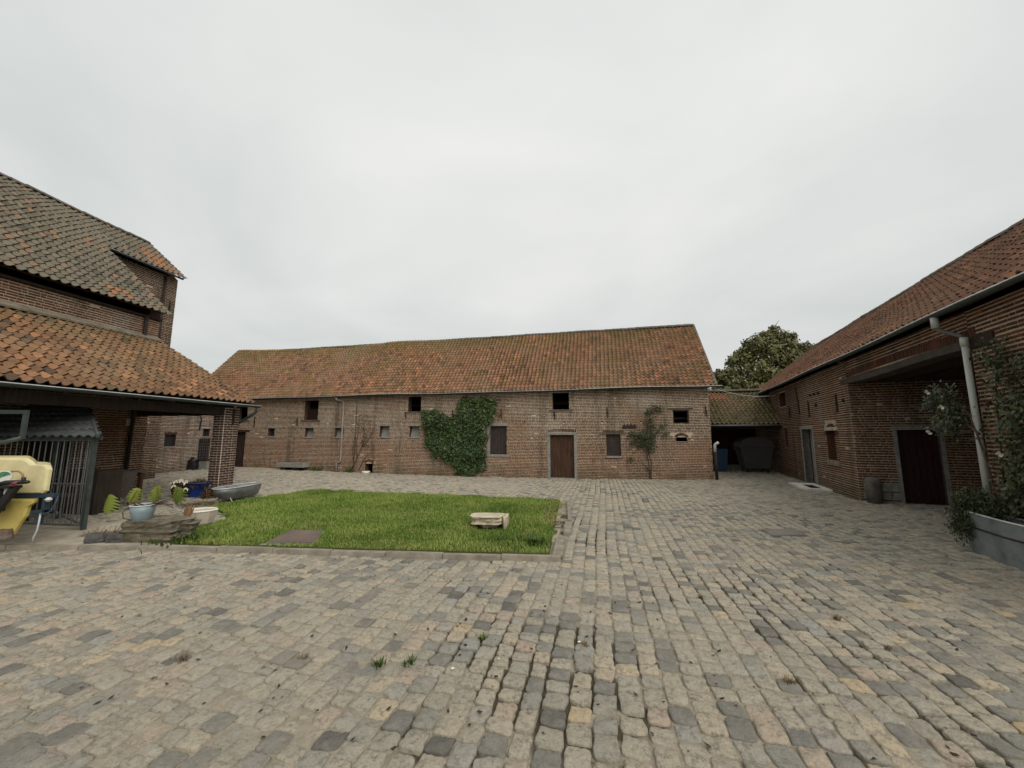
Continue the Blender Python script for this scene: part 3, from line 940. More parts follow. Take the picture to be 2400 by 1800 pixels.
barn_sag = lambda a, b: barn_lift(26.45 - a) * b / 4.66 - .022 * math.sin(a * .9) * math.sin(math.pi * min(b, 4.6) / 4.6) + .007 * math.sin(a * 2.1 + 1)
def barn_tint(a, b, t, r):
    if b < .2: return min(t * .8, .6)
    if a < 11.2 and r.random() < .75: t = t * .72
    return t
E_b = fB(26.45, .22, 3.545)
barn_roof = tile_roof(barn, E_b, (c14, -s14, 0), up, 26.75, 4.66, 0.178, 0.2065, 'tile_barn', sag=barn_sag, n=300, tint_of=barn_tint, size=.2)
MB().hexa([fB(-.3, -3.04, 6.70), fB(26.4, -3.04, 6.70), fB(26.4, -6.6, 3.2), fB(-.3, -6.6, 3.2), fB(-.3, -3.04, 6.78), fB(26.4, -3.04, 6.78), fB(26.4, -6.6, 3.28), fB(-.3, -6.6, 3.28)]).build('back_slope', MT['tile_barn'], barn_roof)
ridge_tiles(barn_roof, fB(26.4, -3.07, 6.86), fB(-.28, -3.07, 6.84), 0.15, .37, lambda a: barn_sag(a, 0) )
MB().hexa([fB(-.32, .2, 3.52), fB(-.24, .2, 3.52), fB(-.24, -3.05, 6.78), fB(-.32, -3.05, 6.78), fB(-.32, .2, 3.63), fB(-.24, .2, 3.63), fB(-.24, -3.05, 6.89), fB(-.32, -3.05, 6.89)]).build('verge_mortar', MT['ridge'], barn_roof)
gutter(barn, [fB(s, .29, 3.53 + .018 * math.sin(s * .55) - .012 * math.cos(s * 1.1)) for s in np.linspace(-.45, 24.0, 26)], .055, 'iron_green', 'zinc_pale')
# openings from left to right
plank_door(barn, fB, 22.2, 22.92, -.06, 1.8, -.14, 6, MT['wood_dark'])
MB().fbox(fB, 21.95, 23.1, -.08, .012, 1.81, 1.90).build('lintel', MT['wood_dark'], barn)
small_window(barn, fB, 20.38, 20.79, 1.59, 1.99, 'pane_dark', .2)
for k in ('w2', 'w3', 'w4', 'w5'):
    small_window(barn, fB, *wins[k], 'pane', .26, slant=.12)
h = plank_door(barn, fB, 17.82, 18.63, 2.39, 2.95, -.2, 6, MT['wood_maroon'], 'loft_hatch', False)
for a, b, c in ((17.82, 18.63, 2.39), (12.2, 12.87, 2.74), (5.37, 6.08, 2.73), (22.2, 22.98, 2.43)):
    MB().fbox(fB, a - .14, b + .14, -.25, .03, c - .085, c - .003).build('loft_sill', MT['wood_grey'], barn)
m = MB().fbox(fB, 8.84, 8.97, -.2, .012, .74, 2.05).fbox(fB, 8.0, 8.99, -.2, .02, 2.052, 2.17).fbox(fB, 7.98, 9.0, -.2, .03, .72, .815)
s1 = plank_door(barn, fB, 8.09, 8.84, .82, 2.04, -.1, 5, MT['shutter'], 'shutter', False)
m.build('stone_surround', MT['stone'], s1)
d = plank_door(barn, fB, 5.2, 6.2, -.1, 1.66, -.11, 7, MT['wood_red'], 'door', True, hs=5.32)
MB().fbox(fB, 5.2, 6.2, -.3, -.01, -.2, -.105).build('threshold', MT['stone'], d)
door_frame(barn, fB, 5.2, 6.2, -.2, 1.66, .115, MT['stone'], lintel=.10)
soldier(barn_wall, fB, 5.1, 6.3, 1.772, .10, MT['brick_barn'], .06, rise=.018)
s2 = plank_door(barn, fB, 3.33, 3.9, .82, 1.68, -.08, 4, MT['shutter'], 'shutter', False)
MB().fbox(fB, 3.1, 4.15, -.2, .018, 1.684, 1.735).build('lintel', MT['wood_grey'], s2)
MB().fbox(fB, 3.3, 3.93, -.2, .045, .74, .815).build('sill', MT['stone'], s2)
soldier(barn_wall, fB, 3.2, 4.02, 1.745, .09, MT['brick_barn'], .055)
w6 = MB().fbox(fB, .72, .76, -.2, -.05, 2.12, 2.63).fbox(fB, 1.28, 1.32, -.2, -.05, 2.12, 2.63).fbox(fB, .76, 1.28, -.2, -.05, 2.59, 2.63).build('window_frame', MT['wood_grey'], barn)
MB().fbox(fB, .55, 1.5, -.1, .014, 2.634, 2.72).build('lintel', MT['wood_grey'], w6)
arch_bricks(barn_wall, fB, 1.04, 1.405, .235, .10, 38, 142, 11, MT['brick_barn'])
m = MB()
for sg in (-1, 1):
    P_ = [(.21, 1.575), (.21, 1.47)] + [(.235 * math.cos(a), 1.405 + .235 * math.sin(a)) for a in np.linspace(math.radians(28), math.radians(88), 6)] + [(0.0, 1.70), (.28, 1.70)]
    V = [fB(1.04 + sg * a, .003, b) for a, b in P_] + [fB(1.04 + sg * a, -.1, b) for a, b in P_]
    q = len(P_); m.add(V, [tuple(range(q)), tuple(range(2 * q - 1, q - 1, -1))] + [(i, (i + 1) % q, (i + 1) % q + q, i + q) for i in range(q)])
m.build('arch_infill', MT['mortar_barn'], barn_wall)
MB().fbox(fB, .82, 1.26, -.2, .02, 1.375, 1.408).build('sill', MT['stone'], barn_wall)
arch_bricks(barn_wall, fB, 14.81, .12, .28, .11, 42, 138, 9, MT['brick_barn'])
m = MB().fbox(fB, 2.70, 3.24, -.03, .03, 1.93, 2.05)
for k in range(4): m.fbox(fB, 2.76 + k * .13, 2.80 + k * .13, 0, .02, 2.05, 2.10 + .02 * (k % 2))
m.build('iron_bracket', MT['iron'], barn)
for s, a, b in ((8.32, 2.37, 2.78), (5.98, 2.33, 2.66), (3.8, 2.38, 2.77), (.1, 2.39, 2.76), (21.66, 2.07, 2.6), (12.95, 2.38, 2.69), (10.6, 2.4, 2.8), (19.0, 2.1, 2.55)):
    anchor(barn, fB, s, a, b, .02)
m = MB()
m.tube([fB(16.62, .27, 3.47), fB(16.62, .22, 3.36), fB(16.4, .08, 3.31), fB(16.33, .06, 3.2), fB(16.33, .06, .42), fB(16.36, .06, .36), fB(16.5, .06, .33), fB(16.54, .06, .27), fB(16.54, .06, -.12)], .042, 10)
m.build('downpipe', MT['pipe_pink'], barn, True)
MB().tube([fB(15.62, .02, 3.42), fB(15.6, .02, 1.7), fB(15.63, .02, .1)], .012, 6).build('conduit', MT['iron'], barn, True)
MB().tube([fB(6.42, .02, 3.42), fB(6.43, .02, 2.9), fB(6.41, .02, 2.5)], .010, 6).fbox(fB, 6.37, 6.49, 0, .05, 2.44, 2.5).build('conduit', MT['pipe_pink'], barn)
m = MB().tube([fB(-.1, .1, -.05), fB(-.1, .1, 1.02)], .055, 10)
gp = m.build('corner_post', MT['iron'], barn, True)
MB().tube([fB(-.1, .1, 1.02), fB(-.1, .1, 1.27), fB(-.13, .1, 1.32), fB(-.24, .12, 1.38)], .052, 10).build('pipe_elbow', MT['pvc_white'], gp, True)

# ------------------------------------------------------------------ stable on the right with its gateway
stable = thing('brick_stable', 'low brick stable with a wide dark gateway on the right of the yard', 'stable', fR(2, -3, 0))
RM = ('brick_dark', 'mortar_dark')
GW = -4.55
holesR = [(3.08, 4.18, -.2, 1.86), (1.02, 1.86, .93, 1.8), (5.86, 6.75, 2.83, 3.4), (6.05, 6.4, 1.15, 1.95)]
def stable_skip(s, z):
    if .98 < s < 1.9 and 1.8 < z < 2.08: return True
    return False
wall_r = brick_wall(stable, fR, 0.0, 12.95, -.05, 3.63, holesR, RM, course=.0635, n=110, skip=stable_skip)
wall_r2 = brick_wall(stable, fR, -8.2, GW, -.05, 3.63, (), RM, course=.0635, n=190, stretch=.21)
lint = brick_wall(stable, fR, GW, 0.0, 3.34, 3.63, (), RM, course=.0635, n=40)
def gate_top(s): return 3.19 + .05 * math.sin((s - GW) / (0 - GW) * math.pi)
soldier(lint, fR, GW - .15, -.02, 3.185, .145, MT['brick_dark'], .066, rise=.03, out=.014)
MB().fbox(fR, GW, 0, -.35, -.0, 3.18, 3.345).build('arch_backing', MT['mortar_dark'], lint)
V = []
m = MB()
NB = 14
for i in range(NB):
    a, b = GW - .42 + (0.38 - GW + .42) * i / NB, GW - .42 + (.38 - GW + .42) * (i + 1) / NB
    za, zb = (3.035 + .02 * math.sin(a * 1.3) for a in (a, b))
    m.hexa([fR(a, -.32, za), fR(b, -.32, zb), fR(b, .02, zb), fR(a, .02, za), fR(a, -.32, za + .145), fR(b, -.32, zb + .145), fR(b, .02, zb + .14), fR(a, .02, za + .14)])
m.build('gateway_beam', plain('gateway_timber', (0.062, 0.050, 0.042), .9, var=.35, scale=5, bump=.5), stable)
MB().fbox(fR, GW - .5, GW - .02, -.02, .03, 3.02, 3.2).build('beam_end', MT['wood_dark'], stable)
# inner side wall of the gateway with its door
holesX = [(.88, 1.68, -.2, 1.8)]
wall_x = brick_wall(stable, fX, 0.0, 6.2, -.05, 3.05, holesX, RM, course=.0635, n=150, thick=.3)
MB().fbox(fX, 0.36, 6.2, -.3, .0, 3.05, 3.3).build('wall_head', MT['brick_dark'], stable)
pd = plank_door(stable, fX, .88, 1.68, .0, 1.8, -.09, 6, MT['wood_maroon'], hs=1.58)
door_frame(stable, fX, .88, 1.68, -.02, 1.8, .085, MT['stone'], o=.014, lintel=.09)
for k, (a, b) in enumerate(((.08, .32), (.36, .62), (.66, .82), (.1, .4), (.44, .8))):
    MB().fbox(fX, a, b, -.02, .012 + .004 * k, .06 + .21 * (k > 2), .24 + .2 * (k > 2)).build('stone_block', MT['stone'], wall_x)
m = MB().fbox(fR, GW - .3, GW, -6.3, -.36, -.05, 3.05)
m.fbox(fR, GW - .3, .3, -6.5, -6.2, -.05, 3.3)
m.build('gateway_wall', MT['brick_dark'], stable)
ce = MB().fbox(fR, GW - .3, .3, -6.2, -.36, 3.2, 3.28).build('gateway_ceiling', MT['wood_dark'], stable)
for k in range(6): MB().fbox(fR, GW, 0, -.9 - k * .95, -.74 - k * .95, 3.04, 3.2).build('joist', MT['wood_dark'], ce)
m = MB().fbox(fR, 12.65, 12.95, -6.4, -.35, -.05, 3.5).fbox(fR, -8.2, -7.9, -6.4, -.35, -.05, 3.5).fbox(fR, -8.2, 12.95, -6.8, -6.5, -.05, 3.5)
for s0, s1 in ((12.65, 12.95), (-8.2, -7.9)):
    m.add([fR(s0, -.1, 3.5), fR(s0, -6.5, 3.5), fR(s0, -3.28, 6.25), fR(s1, -.1, 3.5), fR(s1, -6.5, 3.5), fR(s1, -3.28, 6.25)], [(0, 1, 2), (5, 4, 3), (0, 3, 4, 1), (1, 4, 5, 2), (2, 5, 3, 0)])
m.build('back_wall', MT['brick_dark'], stable)
rise, run = 6.5 - 3.72, 3.28 + .25
ln = math.hypot(rise, run)
upR = Vector((c22 * run / ln, -s22 * run / ln, rise / ln))
st_sag = lambda a, b: -.03 * math.sin(a * .42 + 1) * math.sin(math.pi * min(b, 4.4) / 4.5) + .012 * math.sin(a * 1.3) - .006 * math.sin(a * 2.9)
def st_tint(a, b, t, r):
    return min(1, t + .25 * math.exp(-b / .5)) if r.random() < .8 else t
stable_roof = tile_roof(stable, fR(13.15, .25, 3.69), (-s22, -c22, 0), upR, 21.6, 4.5, .2, .236, 'tile_right', sag=st_sag, n=300, tint_of=st_tint, size=.2)
MB().hexa([fR(13.1, -3.25, 6.4), fR(-8.3, -3.25, 6.4), fR(-8.3, -6.9, 3.5), fR(13.1, -6.9, 3.5), fR(13.1, -3.25, 6.5), fR(-8.3, -3.25, 6.5), fR(-8.3, -6.9, 3.6), fR(13.1, -6.9, 3.6)]).build('back_slope', MT['tile_right'], stable_roof)
ridge_tiles(stable_roof, fR(13.12, -3.28, 6.50), fR(-8.3, -3.28, 6.50), .15, .38, lambda a: st_sag(a, 4.4))
gutter(stable, [fR(s, .33, 3.64 + .012 * math.sin(s)) for s in np.linspace(-8.2, 12.6, 22)], .058, 'iron_green', 'zinc_pale')
# openings
dr = MB().fbox(fR, 3.62, 4.18, -.28, -.24, .02, 1.86).build('door', MT['door_grey'], stable)
MB().fbox(fR, 3.08, 3.62, -.6, -.55, .0, 1.86).build('door_gap_shade', MT['wood_dark'], dr)  # dark panel stands in for the shade behind the half-open door
MB().fbox(fR, 3.6, 3.64, -.24, -.2, .9, 1.05).build('handle', MT['iron'], dr)
door_frame(stable, fR, 3.08, 4.18, -.05, 1.86, .11, MT['stone'], lintel=.10)
bw = brick_wall(stable, frame(tuple(fR(0, -.2, 0)[:2]), (s22, c22), (-c22, s22)), 1.0, 1.88, .9, 1.82, (), RM, course=.0635, n=60, thick=.1, name='bricked_up_window')
MB().fbox(fR, .96, 1.92, -.12, .02, 1.802, 1.90).build('lintel', MT['concrete'], bw)
MB().fbox(fR, .97, 1.91, -.16, .05, .80, .925).build('sill', MT['flashing'], bw)
arch_bricks(bw, fR, 1.44, 1.42, .49, .10, 30, 150, 13, MT['brick_dark'])
m = MB(); P_ = [(-.46, 1.9), (.46, 1.9)] + [(.49 * math.cos(a), 1.42 + .49 * math.sin(a)) for a in np.linspace(math.radians(60), math.radians(120), 8)]
V = [fR(1.44 + a, .004, b) for a, b in P_] + [fR(1.44 + a, -.06, b) for a, b in P_]
q = len(P_); m.add(V, [tuple(range(q)), tuple(range(2 * q - 1, q - 1, -1))] + [(i, (i + 1) % q, (i + 1) % q + q, i + q) for i in range(q)])
m.build('arch_infill', MT['concrete'], bw)
small_window(stable, fR, 5.86, 6.75, 2.83, 3.4, 'pane_dark', .2, lintel=None)
small_window(stable, fR, 6.05, 6.4, 1.15, 1.95, 'pane_dark', .15)
for s, a, b in ((3.12, 2.26, 2.80), (.77, 2.3, 2.82), (5.35, 2.32, 2.74)): anchor(stable, fR, s, a, b)
for s, z in ((2.85, 2.98), (2.5, 2.98), (2.1, 2.98), (2.4, 2.62), (.3, 2.6)): anchor(stable, fR, s, z - .05, z + .05)
MB().tube([fR(4.35, .03, 3.42), fR(4.2, .03, 2.9), fR(4.12, .03, 2.4)], .016, 6).build('conduit', MT['iron'], stable, True)
m = MB().tube([fR(-4.63, .11, 3.18), fR(-4.63, .11, .02)], .041, 14)
dp = m.build('downpipe', MT['pvc'], stable, True)
MB().tube([fR(-4.45, .33, 3.43), fR(-4.47, .27, 3.36), fR(-4.6, .13, 3.24), fR(-4.63, .11, 3.16)], .03, 10).build('pipe_offset_shaded', MT['iron_grey'], dp, True)  # same pipe, with the shade under the gutter put into a darker colour
MB().tube([fR(-4.45, .33, 3.60), fR(-4.45, .33, 3.42)], .05, 12).build('pipe_socket', MT['pvc'], dp, True)
MB().tube([fR(-4.63, .11, 3.2), fR(-4.63, .11, 3.06)], .049, 12).build('pipe_socket', MT['pvc'], dp, True)
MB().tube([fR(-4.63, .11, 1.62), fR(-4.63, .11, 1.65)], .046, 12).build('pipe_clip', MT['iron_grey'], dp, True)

# ------------------------------------------------------------------ left barn with its tower end
lbarn = thing('brick_barn', 'tall left brick barn under a steep grey mossy tiled roof', 'barn', fL(-3, -4, 0))
def vis_upper(x, y, z): return 1.0 if z > 4.5 else .45
wall_l = brick_wall(lbarn, fL, -9.5, 0.0, -.05, 5.35, [(-2.75, -1.8, -.2, 2.45)], RM, course=.066, stretch=.215, n=300, prefer=vis_upper)
plank_door(lbarn, fL, -2.75, -1.8, 0, 2.45, -.14, 7, MT['wood_dark'])
wall_t = brick_wall(lbarn, frame(tuple(fL(0, -3.0, 0)[:2]), (s73, c73), (c73, -s73)), -.3, 2.97, 0.0, 8.05, (), ('brick_pillar', 'mortar_dark'), course=.066, n=160, prefer=lambda x, y, z: 1.0 if z > 5 else .2)
fT = frame(tuple(fL(0, -3.0, 0)[:2]), (s73, c73), (c73, -s73))
pitch = math.atan2(2.6, 3.05)
upL = Vector((-c73 * math.cos(pitch), s73 * math.cos(pitch), math.sin(pitch)))
E_l = fL(-9.6, .38, 5.47)
low = 3.09 / math.cos(pitch)
top_l = (4.65 + .38) / math.cos(pitch)
def left_clip(a, b):
    if b < low: return a < 9.6 + .02 - .12 * max(0, 1 - b / 1.2)
    return a < 9.6 + 3.0
l_sag = lambda a, b: -.05 * math.sin(a * .5) * math.sin(math.pi * min(b, 6.4) / 6.5) + .012 * math.sin(a * 1.7)
def l_tint(a, b, t, r):
    n = math.sin(a * 1.3 + b * .7) * math.sin(a * .37 - b * 1.1 + 2)
    if n > .9 and r.random() < .6: return .96 + r.random() * .04
    if 11.3 < a < 12.3 and low < b < low + 1.7 and r.random() < .55: return 1.0
    if b > low * 1.35 and r.random() < .02: return 1.0
    return min(t, .85)
lroof = tile_roof(lbarn, E_l, (s73, c73, 0), upL, 13.25, top_l, .2, .235, 'tile_grey', clip=left_clip, sag=l_sag, n=300, tint_of=l_tint, size=.2)
zr = 5.47 + (4.65 + .38) * math.tan(pitch)
ridge_tiles(lroof, fL(-9.6, -4.65, zr + .02), fL(2.98, -4.65, zr + .02), .14, .38, lambda a: l_sag(a, 6))
MB().hexa([fL(-9.6, -4.6, zr - .12), fL(3.05, -4.6, zr - .12), fL(3.05, -9.6, 5.6), fL(-9.6, -9.6, 5.6), fL(-9.6, -4.6, zr - .02), fL(3.05, -4.6, zr - .02), fL(3.05, -9.6, 5.7), fL(-9.6, -9.6, 5.7)]).build('back_slope', MT['tile_grey'], lroof)
gutter(lbarn, [fL(t_, -2.64, 8.06 - .01 * t_) for t_ in (.12, 1, 2, 2.5, 2.86)], .052, 'iron_green', 'zinc')
m = MB()
m.add([fL(0, -.02, -.05), fL(0, -3.3, -.05), fL(0, -3.3, 8.2), fL(0, -.02, 5.6), fL(-.3, -.02, -.05), fL(-.3, -3.3, -.05), fL(-.3, -3.3, 8.2), fL(-.3, -.02, 5.6)], [(0, 1, 2, 3), (7, 6, 5, 4), (0, 4, 5, 1), (1, 5, 6, 2), (2, 6, 7, 3), (3, 7, 4, 0)])
for a in (2.66, -9.5):
    o_ = -3.0 if a > 0 else -.02
    zz = 8.05 if a > 0 else 5.6
    m.add([fL(a, o_ - .02, -.05), fL(a, -9.3, -.05), fL(a, -9.3, 5.6), fL(a, -4.65, zr - .1), fL(a, o_ - .02, zz), fL(a + .3, o_ - .02, -.05), fL(a + .3, -9.3, -.05), fL(a + .3, -9.3, 5.6), fL(a + .3, -4.65, zr - .1), fL(a + .3, o_ - .02, zz)],
          [(0, 1, 2, 3, 4), (9, 8, 7, 6, 5), (0, 5, 6, 1), (1, 6, 7, 2), (2, 7, 8, 3), (3, 8, 9, 4), (4, 9, 5, 0)])
m.fbox(fL, -9.5, 2.96, -9.6, -9.3, -.05, 5.6)
m.build('gable_wall', MT['brick_pillar'], lbarn)
MB().fbox(fL, -9.5, 0, .005, .08, 5.28, 5.34).build('eaves_board', MT['wood_dark'], lbarn)
MB().tube([fT(2.44, .06, 7.98), fT(2.44, .06, 3.2)], .045, 8).build('downpipe', MT['iron'], lbarn, True)
MB().tube([fL(-.45, .07, 5.35), fL(-.45, .07, 4.95), fL(-.47, .07, 2.5), fL(-.5, .07, -.02)], .05, 8).build('downpipe', MT['iron'], lbarn, True)
MB().fbox(fL, -.62, -.5, .0, .05, 1.95, 2.15).build('switch_box', MT['pvc'], lbarn)
anchor(lbarn, fT, 2.74, 6.55, 7.0)

# ------------------------------------------------------------------ canopy in front of it
canopy = thing('lean_to', 'open lean-to with orange tiled roof on a square brick pillar at left', 'lean-to', fL(-2, 1.8, 0))
rc, rr_ = 2.05, 3.62
lnc = math.hypot(rc, rr_)
upC = Vector((-c73 * rr_ / lnc, s73 * rr_ / lnc, rc / lnc))
cp_sag = lambda a, b: .018 * math.sin(a * 1.1) + .03 * math.sin(math.pi * b / 4.1) * math.sin(a * .6 + 1)
def cp_tint(a, b, t, r):
    return t if b > .2 else t * .75
croof = tile_roof(canopy, fL(-8.55, 3.60, 2.60), (s73, c73, 0), upC, 8.6, 4.14, .182, .2435, 'tile_canopy', sag=cp_sag, n=300, tint_of=cp_tint, size=.22)
MB().hexa([fL(-8.5, .2, 4.58), fL(-.02, .2, 4.58), fL(-.02, .012, 4.66), fL(-8.5, .012, 4.66), fL(-8.5, .21, 4.63), fL(-.02, .21, 4.63), fL(-.02, .014, 4.76), fL(-8.5, .014, 4.76)]).build('mortar_flashing', MT['flashing'], croof)
gutter(canopy, [fL(t_, 3.66, 2.535) for t_ in np.linspace(-8.5, .12, 10)], .065, 'iron_green', 'zinc_pale')
MB().fbox(fL, -8.5, -.05, 3.05, 3.2, 2.24, 2.47).build('wall_plate', MT['wood_dark'], canopy)
tb = MB().fbox(fL, -.34, -.2, .02, 3.2, 2.24, 2.46).build('tie_beam', MT['wood_dark'], canopy)
for k in range(12):
    a, b = .04 + k * 3.15 / 12, .04 + (k + 1) * 3.15 / 12 - .01
    za, zb = (2.42 + (3.6 - q_) / 3.62 * 2.05 for q_ in (a, b))
    MB().hexa([fL(-.3, a, 2.46), fL(-.3, b, 2.46), fL(-.27, b, 2.46), fL(-.27, a, 2.46), fL(-.3, a, za), fL(-.3, b, zb), fL(-.27, b, zb), fL(-.27, a, za)]).build('gable_board', MT['wood_dark'], canopy)
for k in range(9):
    t_ = -8.3 + k * .98
    MB().hexa([fL(t_, .05, 4.4), fL(t_ + .09, .05, 4.4), fL(t_ + .09, 3.55, 2.42), fL(t_, 3.55, 2.42), fL(t_, .05, 4.53), fL(t_ + .09, .05, 4.53), fL(t_ + .09, 3.55, 2.55), fL(t_, 3.55, 2.55)]).build('rafter', MT['wood_dark'], canopy)
pcore = MB().fbox(fL, -.585, -.09, 2.88, 3.21, -.02, 2.44).build('pillar', MT['mortar_pale'], canopy)
T1, vi1, ti1 = [], [], []
for (P_, a_, n_, L_) in ((fL(-.585, 3.22, 0), fL.a, fL.n, .495), (fL(-.595, 2.88, 0), fL.n, -fL.a, .335)):
    f_ = frame(P_[:2], a_, n_)
    flip = -1 if f_.a.x * f_.n.y - f_.a.y * f_.n.x < 0 else 1
    for row in range(35):
        z = .0 + row * .0695 + .028
        if z > 2.42: break
        cuts = ([0, .21, .32, .495] if row % 2 else [0, .105, .315, .39, .495]) if L_ > .4 else ([0, .215, .335] if row % 2 else [0, .11, .225, .335])
        for i in range(len(cuts) - 1):
            a, b = cuts[i] + .011, cuts[i + 1] - .015
            w = f_((a + b) / 2, -.014 + random.uniform(-.002, .003), z)
            A = Vector((f_.a.x, f_.a.y, 0)) * (b - a) * flip
            T1.append([[A.x, f_.n.x * .05, 0, w.x], [A.y, f_.n.y * .05, 0, w.y], [0, 0, .048, w.z], [0, 0, 0, 1]])
            vi1.append(random.randrange(4)); ti1.append(min(max(random.gauss(.45, .2), 0), 1))
pieces(pcore, 'brick', 'brick_courses', BRICKS, vi1, T1, ti1, MT['brick_pillar'], .2, None, 300)
MB().fbox(fL, -.33, -.28, 3.2, 3.245, 1.95, 2.42).build('iron_strap', MT['iron'], pcore)
MB().tube([fL(.05, 3.66, 2.48), fL(.05, 3.66, 2.40), fL(.03, 3.6, 2.3), fL(-.05, 3.1, 1.98), fL(-.06, 2.95, 1.9), fL(-.06, 2.9, 1.75)], .042, 10).build('downpipe', MT['iron_green'], canopy, True)

# ------------------------------------------------------------------ wing behind the canopy
wing = thing('brick_outbuilding', 'low pale jointed brick outbuilding seen between the pillar and the left barn', 'outbuilding', fW(2, -1.5, 0))
wall_w = brick_wall(wing, fW, -.4, 4.1, -.15, 3.2, [(.45, .97, 1.14, 1.68), (2.3, 2.66, 1.58, 1.95), (2.12, 2.75, .28, 1.45)], ('brick_dark', 'mortar_pale'), course=.064, n=300, joint=.0235)
ww = small_window(wing, fW, .45, .97, 1.14, 1.68, 'pane_dark', .12, lintel=None)
soldier(wall_w, fW, .42, 1.0, 1.685, .09, MT['brick_dark'], .06)
small_window(wing, fW, 2.3, 2.66, 1.58, 1.95, 'pane_dark', .15)
gr = MB().fbox(fW, 2.12, 2.75, -.2, -.16, .28, 1.45).build('grating', MT['wood_dark'], wing)
for k in range(6): MB().tube([fW(2.16 + k * .11, -.02, .28), fW(2.16 + k * .11, -.02, 1.45)], .008, 5).build('bar', MT['iron_grey'], gr)
for k in range(8): MB().tube([fW(2.12, -.02, .38 + k * .14), fW(2.75, -.02, .38 + k * .14)], .008, 5).build('bar', MT['iron_grey'], gr)
MB().hexa([fW(-.4, .25, 3.15), fW(4.3, .25, 3.15), fW(4.3, -3.2, 4.5), fW(-.4, -3.2, 4.5), fW(-.4, .25, 3.27), fW(4.3, .25, 3.27), fW(4.3, -3.2, 4.62), fW(-.4, -3.2, 4.62)]).build('roof', MT['tile_grey'], wing)
MB().tube([fW(1.4, .2, 3.1), fW(1.95, .2, 2.45), fW(2.05, .08, 2.3), fW(2.05, .05, 1.9)], .03, 8).build('downpipe', MT['iron_green'], wing, True)

# ------------------------------------------------------------------ shed in the gap at the back
fS = frame(tuple(fR(7.0, 0, 0)[:2]), (-c14, s14), (-s14, -c14))        # s runs left from the stable wall
shed = thing('open_shed', 'low open cart shed with mossy tiles between the long barn and the stable', 'shed', fS(1.7, -1.5, 0))
ln = math.hypot(1.6, 2.3)
upS = Vector((s14 * 2.3 / ln, c14 * 2.3 / ln, 1.6 / ln))
Ls = 3.9
def sh_clip(a, b): return a < 3.42 + b * .52
sroof = tile_roof(shed, fS(3.40, .2, 2.13), (c14, -s14, 0), upS, 4.9, ln + .18, .18, .215, 'tile_shed', clip=sh_clip, sag=lambda a, b: .015 * math.sin(a * 2), n=300, tint_of=lambda a, b, t, r: .97 if (b > 2.0 and a < 1.8 and r.random() < .6) else t)
ridge_tiles(sroof, fS(3.40, -2.18, 3.86), fS(-1.35, -2.18, 3.86), .12, .36)
m = MB(); 
A0, A1 = fS(-.02, .12, 2.13), fS(-1.28, -2.15, 3.80)
m.tube([A0 + Vector((0, 0, .06)), A1 + Vector((0, 0, .06))], .07, 6).build('mortar_flashing', MT['concrete'], sroof)
gutter(shed, [fS(a, .25, 2.08) for a in (3.42, 2.2, 1.0, .02)], .055)
m = MB().fbox(fS, .0, 3.42, -.05, .1, 1.93, 2.07).build('eaves_beam', MT['wood_dark'], shed)
m = MB().fbox(fS, -2.0, 3.42, -5.4, -5.2, -.2, 3.0)
m.build('back_wall', MT['brick_dark'], shed)
MB().hexa([fS(-2.6, -2.2, 3.72), fS(3.42, -2.2, 3.72), fS(3.42, -5.5, 2.3), fS(-2.6, -5.5, 2.3), fS(-2.6, -2.2, 3.8), fS(3.42, -2.2, 3.8), fS(3.42, -5.5, 2.4), fS(-2.6, -5.5, 2.4)]).build('back_slope', MT['tile_shed'], sroof)
MB().hexa([fS(-1.4, .15, 2.02), fS(3.42, .15, 2.02), fS(3.42, -2.2, 3.62), fS(-1.4, -2.2, 3.62), fS(-1.4, .15, 2.06), fS(3.42, .15, 2.06), fS(3.42, -2.2, 3.66), fS(-1.4, -2.2, 3.66)]).build('under_boards', MT['wood_dark'], sroof)

# ------------------------------------------------------------------ apron, kerbs, plates
ap = MB().prism(SLAB_APRON, -.06, .022)
tag(ap.build('concrete_apron', MT['concrete']), kind='structure')
ks = MB().prism([(-8.6, 6.8), (-8.6, 5.9), (.6, 5.3), (1.5, 10.4), (.4, 10.3), (-8.6, 6.8)][:4], -.12, -.05)
kerb = MB().prism([(.50, 5.50), (.62, 5.50), (1.28, 9.9), (1.16, 9.9)], -.08, -.02).build('kerb', MT['concrete'])
tag(kerb, kind='structure')
MT['kerb'] = plain('kerb_concrete', (0.245, 0.215, 0.168), 0.92, var=0.3, scale=7, bump=0.7)
def kerb_run(pts, w, h, ln):
    for i in range(len(pts) - 1):
        a, b = Vector((*pts[i], 0)), Vector((*pts[i + 1], 0))
        n = max(1, round((b - a).length / ln))
        d = (b - a).normalized(); sd = Vector((-d.y, d.x, 0))
        for k in range(n):
            p, q = a.lerp(b, (k + .006) / n), a.lerp(b, (k + .994) / n)
            hh = h + random.uniform(-.012, .008); jj = random.uniform(-.012, .012)
            c = [p - sd * (w / 2 + jj), q - sd * (w / 2 + jj * .5), q + sd * (w / 2), p + sd * (w / 2)]
            t2 = [v + (sd * .012 if i_ < 2 else -sd * .012) for i_, v in enumerate(c)]
            MB().hexa([(v.x, v.y, -.06) for v in c] + [(v.x, v.y, hh + random.uniform(-.004, .004)) for v in t2]).build('kerb_stone', MT['kerb'], kerb)
kerb_run(KERB_F, .115, .06, .98)
kerb_run([(.62, 5.53), (.80, 6.55)], .16, .05, .5)
kerb_run([(.93, 6.75), (1.08, 7.6)], .15, .045, .85)
kerb_run([(1.13, 7.75), (1.42, 10.05)], .10, .04, .9)

